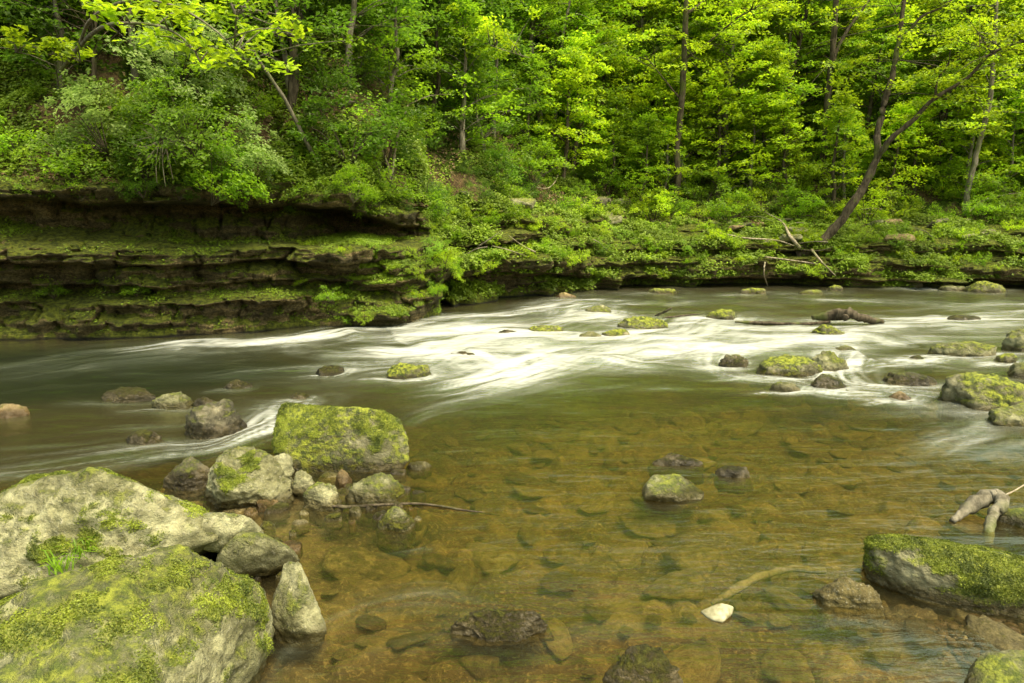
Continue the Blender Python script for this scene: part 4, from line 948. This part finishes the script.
limb_tree('sapling', (945, 185), [([(945,186,0),(949,165,0),(955,140,0),(960,100,0)], .035, .02, 'trunk')], 'bark_grey', 'leaf_lime', 'thin pale sapling between the leaning tree and the farthest right trunk', 24, 50, .08, .4, crown_from=.6)
limb_tree('tall_tree', (290, 112), [([(290,114,0),(294,72,0),(294,40,0),(296,0,0),(298,-60,0)], .08, .055, 'trunk')], 'bark', 'leaf_shaded', 'dark straight trunk high on the left slope', 50, 55, .08, .45, crown_from=.5)
limb_tree('sapling', (95, 100), [([(95,102,0),(94,70,0),(94,30,0),(98,-30,0)], .04, .03, 'trunk')], 'bark', 'leaf_shaded', 'slender dark sapling near the upper left corner', 40, 50, .07, .4, crown_from=.4)
limb_tree('leaning_sapling', (320, 165), [([(320,166,0),(305,140,-.2),(285,100,-.4),(262,65,-.6),(245,35,-.8),(228,-5,-1.0),(220,-40,-1)], .035, .012, 'trunk'),
    ([(262,65,-.6),(250,60,-.7),(236,62,-.8)], .012, .005, 'branch')], 'bark_grey', 'leaf_mid', 'thin pale sapling leaning steeply left over the cliff', 26, 40, .07, .35, crown_from=.6, spread=.5)
limb_tree('forked_sapling', (391, 182), [([(391,183,0),(394,160,0),(398,135,0),(408,105,0)], .025, .012, 'trunk'), ([(391,183,0),(388,165,0),(380,145,-.1),(378,140,-.1)], .025, .012, 'branch')],
    'driftwood', 'leaf_mid', 'pale forked sapling rising from the shelf above the headland', 16, 40, .06, .3, crown_from=.7, spread=.5)
limb_tree('sapling', (552, 150), [([(552,150,0),(556,110,0),(560,60,0),(566,20,0),(575,-20,0)], .05, .03, 'trunk')], 'bark_grey', 'leaf_mid', 'slim grey stem in the middle of the wooded slope', 50, 55, .08, .4, crown_from=.4)
# overhanging branch with big lime leaves, upper left
limb_tree('overhanging_tree', (60, 72), [([(60,72,-1),(78,48,-1.6),(100,28,-2.2),(130,23,-2.6),(165,28,-2.9),(190,45,-3.0),(200,62,-3.0)], .03, .008, 'trunk'),
    ([(78,48,-1.6),(92,18,-2.2),(130,0,-2.6),(175,6,-2.8),(215,30,-2.9),(240,55,-3.0)], .022, .006, 'branch')], 'bark_grey', 'leaf_lime',
    'arching pale branches with large lime leaves in the upper left', 26, 34, .10, .26, crown_from=.45, spread=.28)
limb_tree('overhanging_tree', (440, 60), [([(440,60,-.5),(420,40,-1.5),(400,15,-2),(370,-10,-2.4)], .04, .02, 'trunk'), ([(410,28,-1.7),(455,30,-2.2),(490,45,-2.4),(530,58,-2.5)], .02, .006, 'branch')],
    'bark_grey', 'leaf_lime', 'branch of glowing lime leaves hanging in the upper centre', 46, 40, .085, .28, crown_from=.35, spread=.33)
limb_tree('young_tree', (58, 62), [([(58,85,-1),(56,70,-1.2),(52,52,-1.5)], .012, .006, 'trunk'), ([(56,66,-1.3),(30,55,-1.5),(14,52,-1.6)], .008, .004, 'branch'), ([(56,62,-1.3),(70,58,-1.5),(80,62,-1.6)], .008, .004, 'branch')],
    'bark_grey', 'leaf_lime', 'small tree with drooping lime leaf fans near the left edge', 14, 26, .09, .17, crown_from=.5, spread=.15)

# hanging bush over the cliff cave
def hang_bush(px, py, Y, s, k, leaf, label, name='hanging_shrub'):
    p = Q(px, py, Y); return put_shrub(k, p[0], p[1], p[2], s, 1.3*px, leaf, label, None, name, (.5, 0))
hang_bush(214, 200, surf_Y(214, 186)-.1, .85, 1, 'leaf_mid', 'pale green bush hanging over the cave mouth of the cliff')
hang_bush(238, 172, surf_Y(238, 180)-.05, .8, 1, 'leaf_pale', 'bright green bush just above the bush hanging at the cave mouth')
hang_bush(198, 160, 9.2, .9, 3, 'leaf_mid', 'tall green bush behind the bush hanging at the cave mouth')
hang_bush(105, 150, 9.3, .9, 1, 'leaf_pale', 'pale blossoming bush above the left part of the cliff')
hang_bush(175, 95, 10.0, 1.0, 3, 'leaf_pale', 'grey green bush below the arching lime branches')
for px, py, lb in ((40, 290, 'leftmost'), (125, 288, 'middle'), (325, 295, 'rightmost')):
    p = Q(px, py, 8.9); put_shrub(2, p[0], p[1]+.25, p[2]-.1, .45, px, 'leaf_mid', lb+' of three little green plants growing on the lower cliff layer', None, 'small_plant')
rc_ = random.Random(8)
for q_ in range(16):
    px, py = rc_.uniform(428, 462), rc_.uniform(195, 292); p = Q(px, py, surf_Y(px, py, 5)+.03)
    put_shrub(2, p[0], p[1], p[2]-.05, rc_.uniform(.3, .6), rc_.uniform(0, 6.3), 'leaf_mid' if q_ % 3 else 'leaf_lime', 'leafy plant hanging on the blunt right end of the left cliff', 'plants hanging on the cliff end', 'ledge_plant', (rc_.uniform(.3, .9), 0))
# dry brush
p = Q(163, 138, 8.9); tb = Tubes(); rg = np.random.default_rng(4)
for k in range(46):
    a = rg.uniform(0, 2*np.pi); l = rg.uniform(.15, .42); d = np.array([math.cos(a)*l, rg.uniform(-.25, .1), math.sin(a)*l*.8-.05]); tb.add(spline([(0, 0, 0), d*.5+rg.normal(0, .03, 3), d+rg.normal(0, .03, 3)], 7), np.linspace(.006, .002, 7), 4)
for dx, l in ((-.10, .55), (-.02, .6), (.06, .5)): tb.add(spline([(dx*.3, 0, .02), (dx, -.03, -l*.5), (dx*1.3, 0, -l)], 7), np.linspace(.008, .005, 7), 5)
tag(mobj('dry_brush', tb.mesh('dry_brush'), M['driftwood'], loc=p), 'starburst of dry bleached twigs above the left cliff', 'dead shrub')

# ------------------------------------------------------------------ driftwood, sticks
def stick(name, pts, r0, r1, mat, label, cat='stick', forks=()):
    """pts: (px,py,z) on water plane heights"""
    w = np.array([P(a, b, z) for a, b, z in pts]); b0 = w[0].copy(); b0[2] = min(w[:, 2]); tb = Tubes(); m = max(12, 6*len(pts)); sp = spline(w-b0, m)
    tb.add(sp+.25*r0*np.stack([pn(np.arange(m)*.6, 1.1, 0), pn(np.arange(m)*.6, 4.1, 0), pn(np.arange(m)*.6, 7.1, 0)], 1), np.linspace(r0, r1, m)*(.35+.65*sstep(0, .22, np.linspace(0, 1, m)))*(1+.18*pn(np.arange(m)*.8, r0*300, 2)), 12, .35, r0*99)
    for f in forks:
        fw = spline(np.array([P(a, b, z) for a, b, z in f[0]])-b0, 12); tb.add(fw, np.linspace(f[1], f[2], 12), 7, .3, 5)
    return tag(mobj(name, tb.mesh(name), M[mat], loc=b0), label, cat)
stick('driftwood', [(952,522,.0),(970,507,.05),(988,497,.09),(999,496,.1),(1003,505,.08),(995,512,.05),(990,525,.02),(987,545,-.06)], .046, .022, 'bark_grey', 'forked bleached driftwood hooked over itself at the right edge', 'driftwood')
stick('twig', [(1000,497,.09),(1012,492,.11),(1030,482,.14)], .005, .003, 'driftwood', 'fine twig poking from the hooked driftwood', 'twig')
stick('stick', [(316,504,.03),(345,507,.02),(380,505,.02),(420,504,.01),(470,511,.0),(500,515,-.02)], .010, .005, 'bark', 'thin stick lying across the pool in front of the mossy boulder')
stick('branch', [(712,604,-.02),(735,590,-.03),(760,577,-.04),(790,569,-.05),(825,571,-.07)], .022, .014, 'bark_grey', 'curved sunken branch behind the white leaf in the pool', 'branch')
stick('stick', [(735,322,.06),(765,323,.05),(800,324,.05),(830,322,.06)], .03, .02, 'bark', 'long straight stick pointing left from the black driftwood')
stick('driftwood', [(812,318,.10),(835,315,.16),(850,314,.2),(862,318,.14),(882,322,.06)], .10, .04, 'bark', 'black wet driftwood stump lodged on the far rapids rocks', 'driftwood', [([(845,318,.15),(850,308,.25)], .05, .02)])
stick('stick', [(655,316,.28),(664,312,.36),(672,308,.42)], .02, .012, 'bark', 'short dark stick standing on the largest mid river mossy rock')
stick('stick', [(662,318,.2),(680,316,.22),(705,313,.2)], .015, .008, 'bark', 'thin stick reaching right from the largest mid river mossy rock')
# roots by the leaning tree
def root(pts, r0, r1, label, name='root', mat='driftwood'):
    w = np.array([Q(a, c, surf_Y(a, c)-.12-.25*(k not in (0, len(pts)-1))) for k, (a, c, dy) in enumerate(pts)]); b0 = w[0].copy(); tb = Tubes(); tb.add(spline(w-b0, 16), np.linspace(r0, r1, 16), 7, .3, r0*40)
    return tag(mobj(name, tb.mesh(name), M[mat], loc=b0), label, 'root')
root([(800,248,-.1),(790,236,-.3),(782,222,-.4),(765,212,-.3)], .045, .015, 'bent bleached root arching up left of the leaning tree base')
root([(765,257,-.6),(790,260,-.8),(818,264,-.9)], .02, .01, 'horizontal pale root below the leaning tree base')
root([(812,250,-.4),(822,262,-.8),(836,276,-1.0)], .03, .01, 'pale root pointing down right to the water under the leaning tree')
root([(765,262,-.9),(764,275,-1.1),(768,286,-1.2)], .02, .012, 'thin pale root dropping to the water left of the leaning tree')
root([(720,233,-.3),(745,238,-.5),(775,240,-.4),(795,246,-.3)], .02, .015, 'long grey dead branch lying left of the leaning tree base', 'dead_branch')
root([(965,215,-.5),(985,200,-.5),(1010,194,-.5),(1040,192,-.5)], .03, .015, 'pale bare branch reaching to the right edge above the bank', 'dead_branch')
p = hill_at_px(520, 186); 
root([(535,187,-3.6),(548,188,-3.6),(556,180,-3.6),(560,168,-3.5)], .015, .008, 'pale curved dead branch in the middle of the slope', 'dead_branch')
ro = random.Random(41); no_ = 0
for bx0, bx1, by0, by1, n_ in ((560, 665, 196, 228, 8), (695, 800, 214, 246, 8), (880, 1010, 214, 252, 8), (450, 560, 190, 235, 4), (290, 350, 80, 120, 4)):
    for q_ in range(n_):
        px, py = ro.uniform(bx0, bx1), ro.uniform(by0, by1); Y = surf_Y(px, py)-.02; c_ = Q(px, py, Y); w_ = ro.uniform(.14, .38)
        pts = [c_+np.array([ro.uniform(-1, 1)*w_, ro.uniform(-.3, .9)*w_, ro.uniform(-.35, .4)*w_]) for _ in range(11)]
        place_rock('slope_rock', pts, ro.choice(['brown', 'lichen', 'lichen', 'dark']), 'weathered rock poking out of the leafy far slope', 4, 16, 1.4, 'rock', 'rocks poking out of the far slope', strat=1, cuts=4)
for q_ in range(22):
    px, py = ro.uniform(430, 1000), ro.uniform(188, 262); Y = surf_Y(px, py)-.10; a_ = Q(px, py, Y); dx, dz = ro.uniform(.25, .8)*ro.choice([-1, 1]), ro.uniform(-.3, .35); tb = Tubes()
    tb.add(spline([(0, 0, 0), (dx*.5, -.08, dz*.5+ro.uniform(-.08, .1)), (dx, ro.uniform(-.1, .1), dz)], 10), np.linspace(ro.uniform(.010, .02), .004, 10), 6, .3, q_)
    tag(mobj('dead_branch', tb.mesh('dead_branch'), M[ro.choice(['bark_grey', 'bark', 'driftwood'])], loc=a_), 'thin dead twig caught in the undergrowth of the far bank', 'twig', 'dead twigs on the far bank')
# bleached leaf / stone
p = P(717, 618); lf = place_rock('white_stone', hp((699,612,.0),(712,606,.02),(722,603,.045),(734,606,.04),(733,614,.01),(722,624,0),(712,622,0),(710,612,-.03),(728,614,-.03)), 'pale', 'small white stone shining alone in the pool at lower right', 4, 20, .5, 'stone')
t = NT('white_stone'); b = t.n('ShaderNodeBsdfPrincipled'); t.set(b, 'Base Color', t.mix(t.rng(t.noise(t.n('ShaderNodeTexCoord').outputs['Object'], 40, 4), .35, .7), (.20, .18, .09), (.36, .345, .22))); t.set(b, 'Roughness', .6); t.set(t.out, 'Surface', b.outputs[0])
lf.data.materials.clear(); lf.data.materials.append(t.m)
# grass tuft between the giant boulders
def tuft(px, py, z, label, n=30, L=.16):
    b = P(px, py, z); rg = np.random.default_rng(int(px)); V = []
    for k in range(n):
        a = rg.uniform(0, 6.3); l = L*rg.uniform(.5, 1.1); d = np.array([math.cos(a), math.sin(a), 0])*l*rg.uniform(.3, .9); s = np.array([-math.sin(a), math.cos(a), 0])*.003; o = rg.normal(0, .02, 3)*[1, 1, 0]
        p0 = o; p1 = o+d*.5+[0, 0, l*.6]; p2 = o+d+[0, 0, l*.55]
        V += [p0-s, p0+s, p1+s, p1-s, p1-s, p1+s, p2+s*.2, p2-s*.2]
    V = np.array(V); me = npmesh('grass_tuft', V, np.arange(len(V)).reshape(-1, 4), False); attr(me, 'tint', rg.uniform(0, 1, len(V)//4), 'FACE')
    tag(mobj('grass_tuft', me, M['leaf_mid'], loc=b), label, 'grass')
tuft(85, 562, .22, 'grass tuft in the gap between the two giant boulders', 40, .17)
tuft(60, 572, .22, 'smaller grass tuft left in the gap of the giant boulders', 26, .12)

# ------------------------------------------------------------------ light
SUN_EL, SUN_AZ = R(66), R(128)              # azimuth clockwise from +Y (north)
w = bpy.data.worlds.new('World'); scene.world = w; w.use_nodes = True; nt_ = w.node_tree; nt_.nodes.clear()
sky = nt_.nodes.new('ShaderNodeTexSky'); sky.sky_type = 'NISHITA'; sky.sun_disc = False; sky.sun_elevation = SUN_EL; sky.sun_rotation = SUN_AZ; sky.dust_density = 4; sky.air_density = 1.0
hs = nt_.nodes.new('ShaderNodeMix'); hs.data_type = 'RGBA'; hs.blend_type = 'MULTIPLY'; hs.inputs[0].default_value = 1; hs.inputs[7].default_value = (3.5, 3.2, 2.1, 1)
bg = nt_.nodes.new('ShaderNodeBackground'); bg.inputs[1].default_value = .15; wo = nt_.nodes.new('ShaderNodeOutputWorld')
nt_.links.new(sky.outputs[0], hs.inputs[6]); nt_.links.new(hs.outputs[2], bg.inputs[0]); nt_.links.new(bg.outputs[0], wo.inputs[0])
sd = bpy.data.lights.new('sun', 'SUN'); sd.energy = 4.6; sd.angle = R(28); sd.color = (1, .96, .80)
so = bpy.data.objects.new('sun', sd); COL.objects.link(so)
dv = Vector((math.sin(SUN_AZ)*math.cos(SUN_EL), math.cos(SUN_AZ)*math.cos(SUN_EL), math.sin(SUN_EL)))
so.rotation_euler = dv.to_track_quat('Z', 'Y').to_euler(); so.location = (0, 0, 20)
scene.view_settings.view_transform = 'Standard'; scene.view_settings.look = 'None'; scene.view_settings.exposure = 0
scene.cycles.max_bounces = 10; scene.cycles.transparent_max_bounces = 8; scene.cycles.diffuse_bounces = 7; scene.cycles.glossy_bounces = 3
scene.cycles.use_denoising = True; scene.cycles.caustics_reflective = False
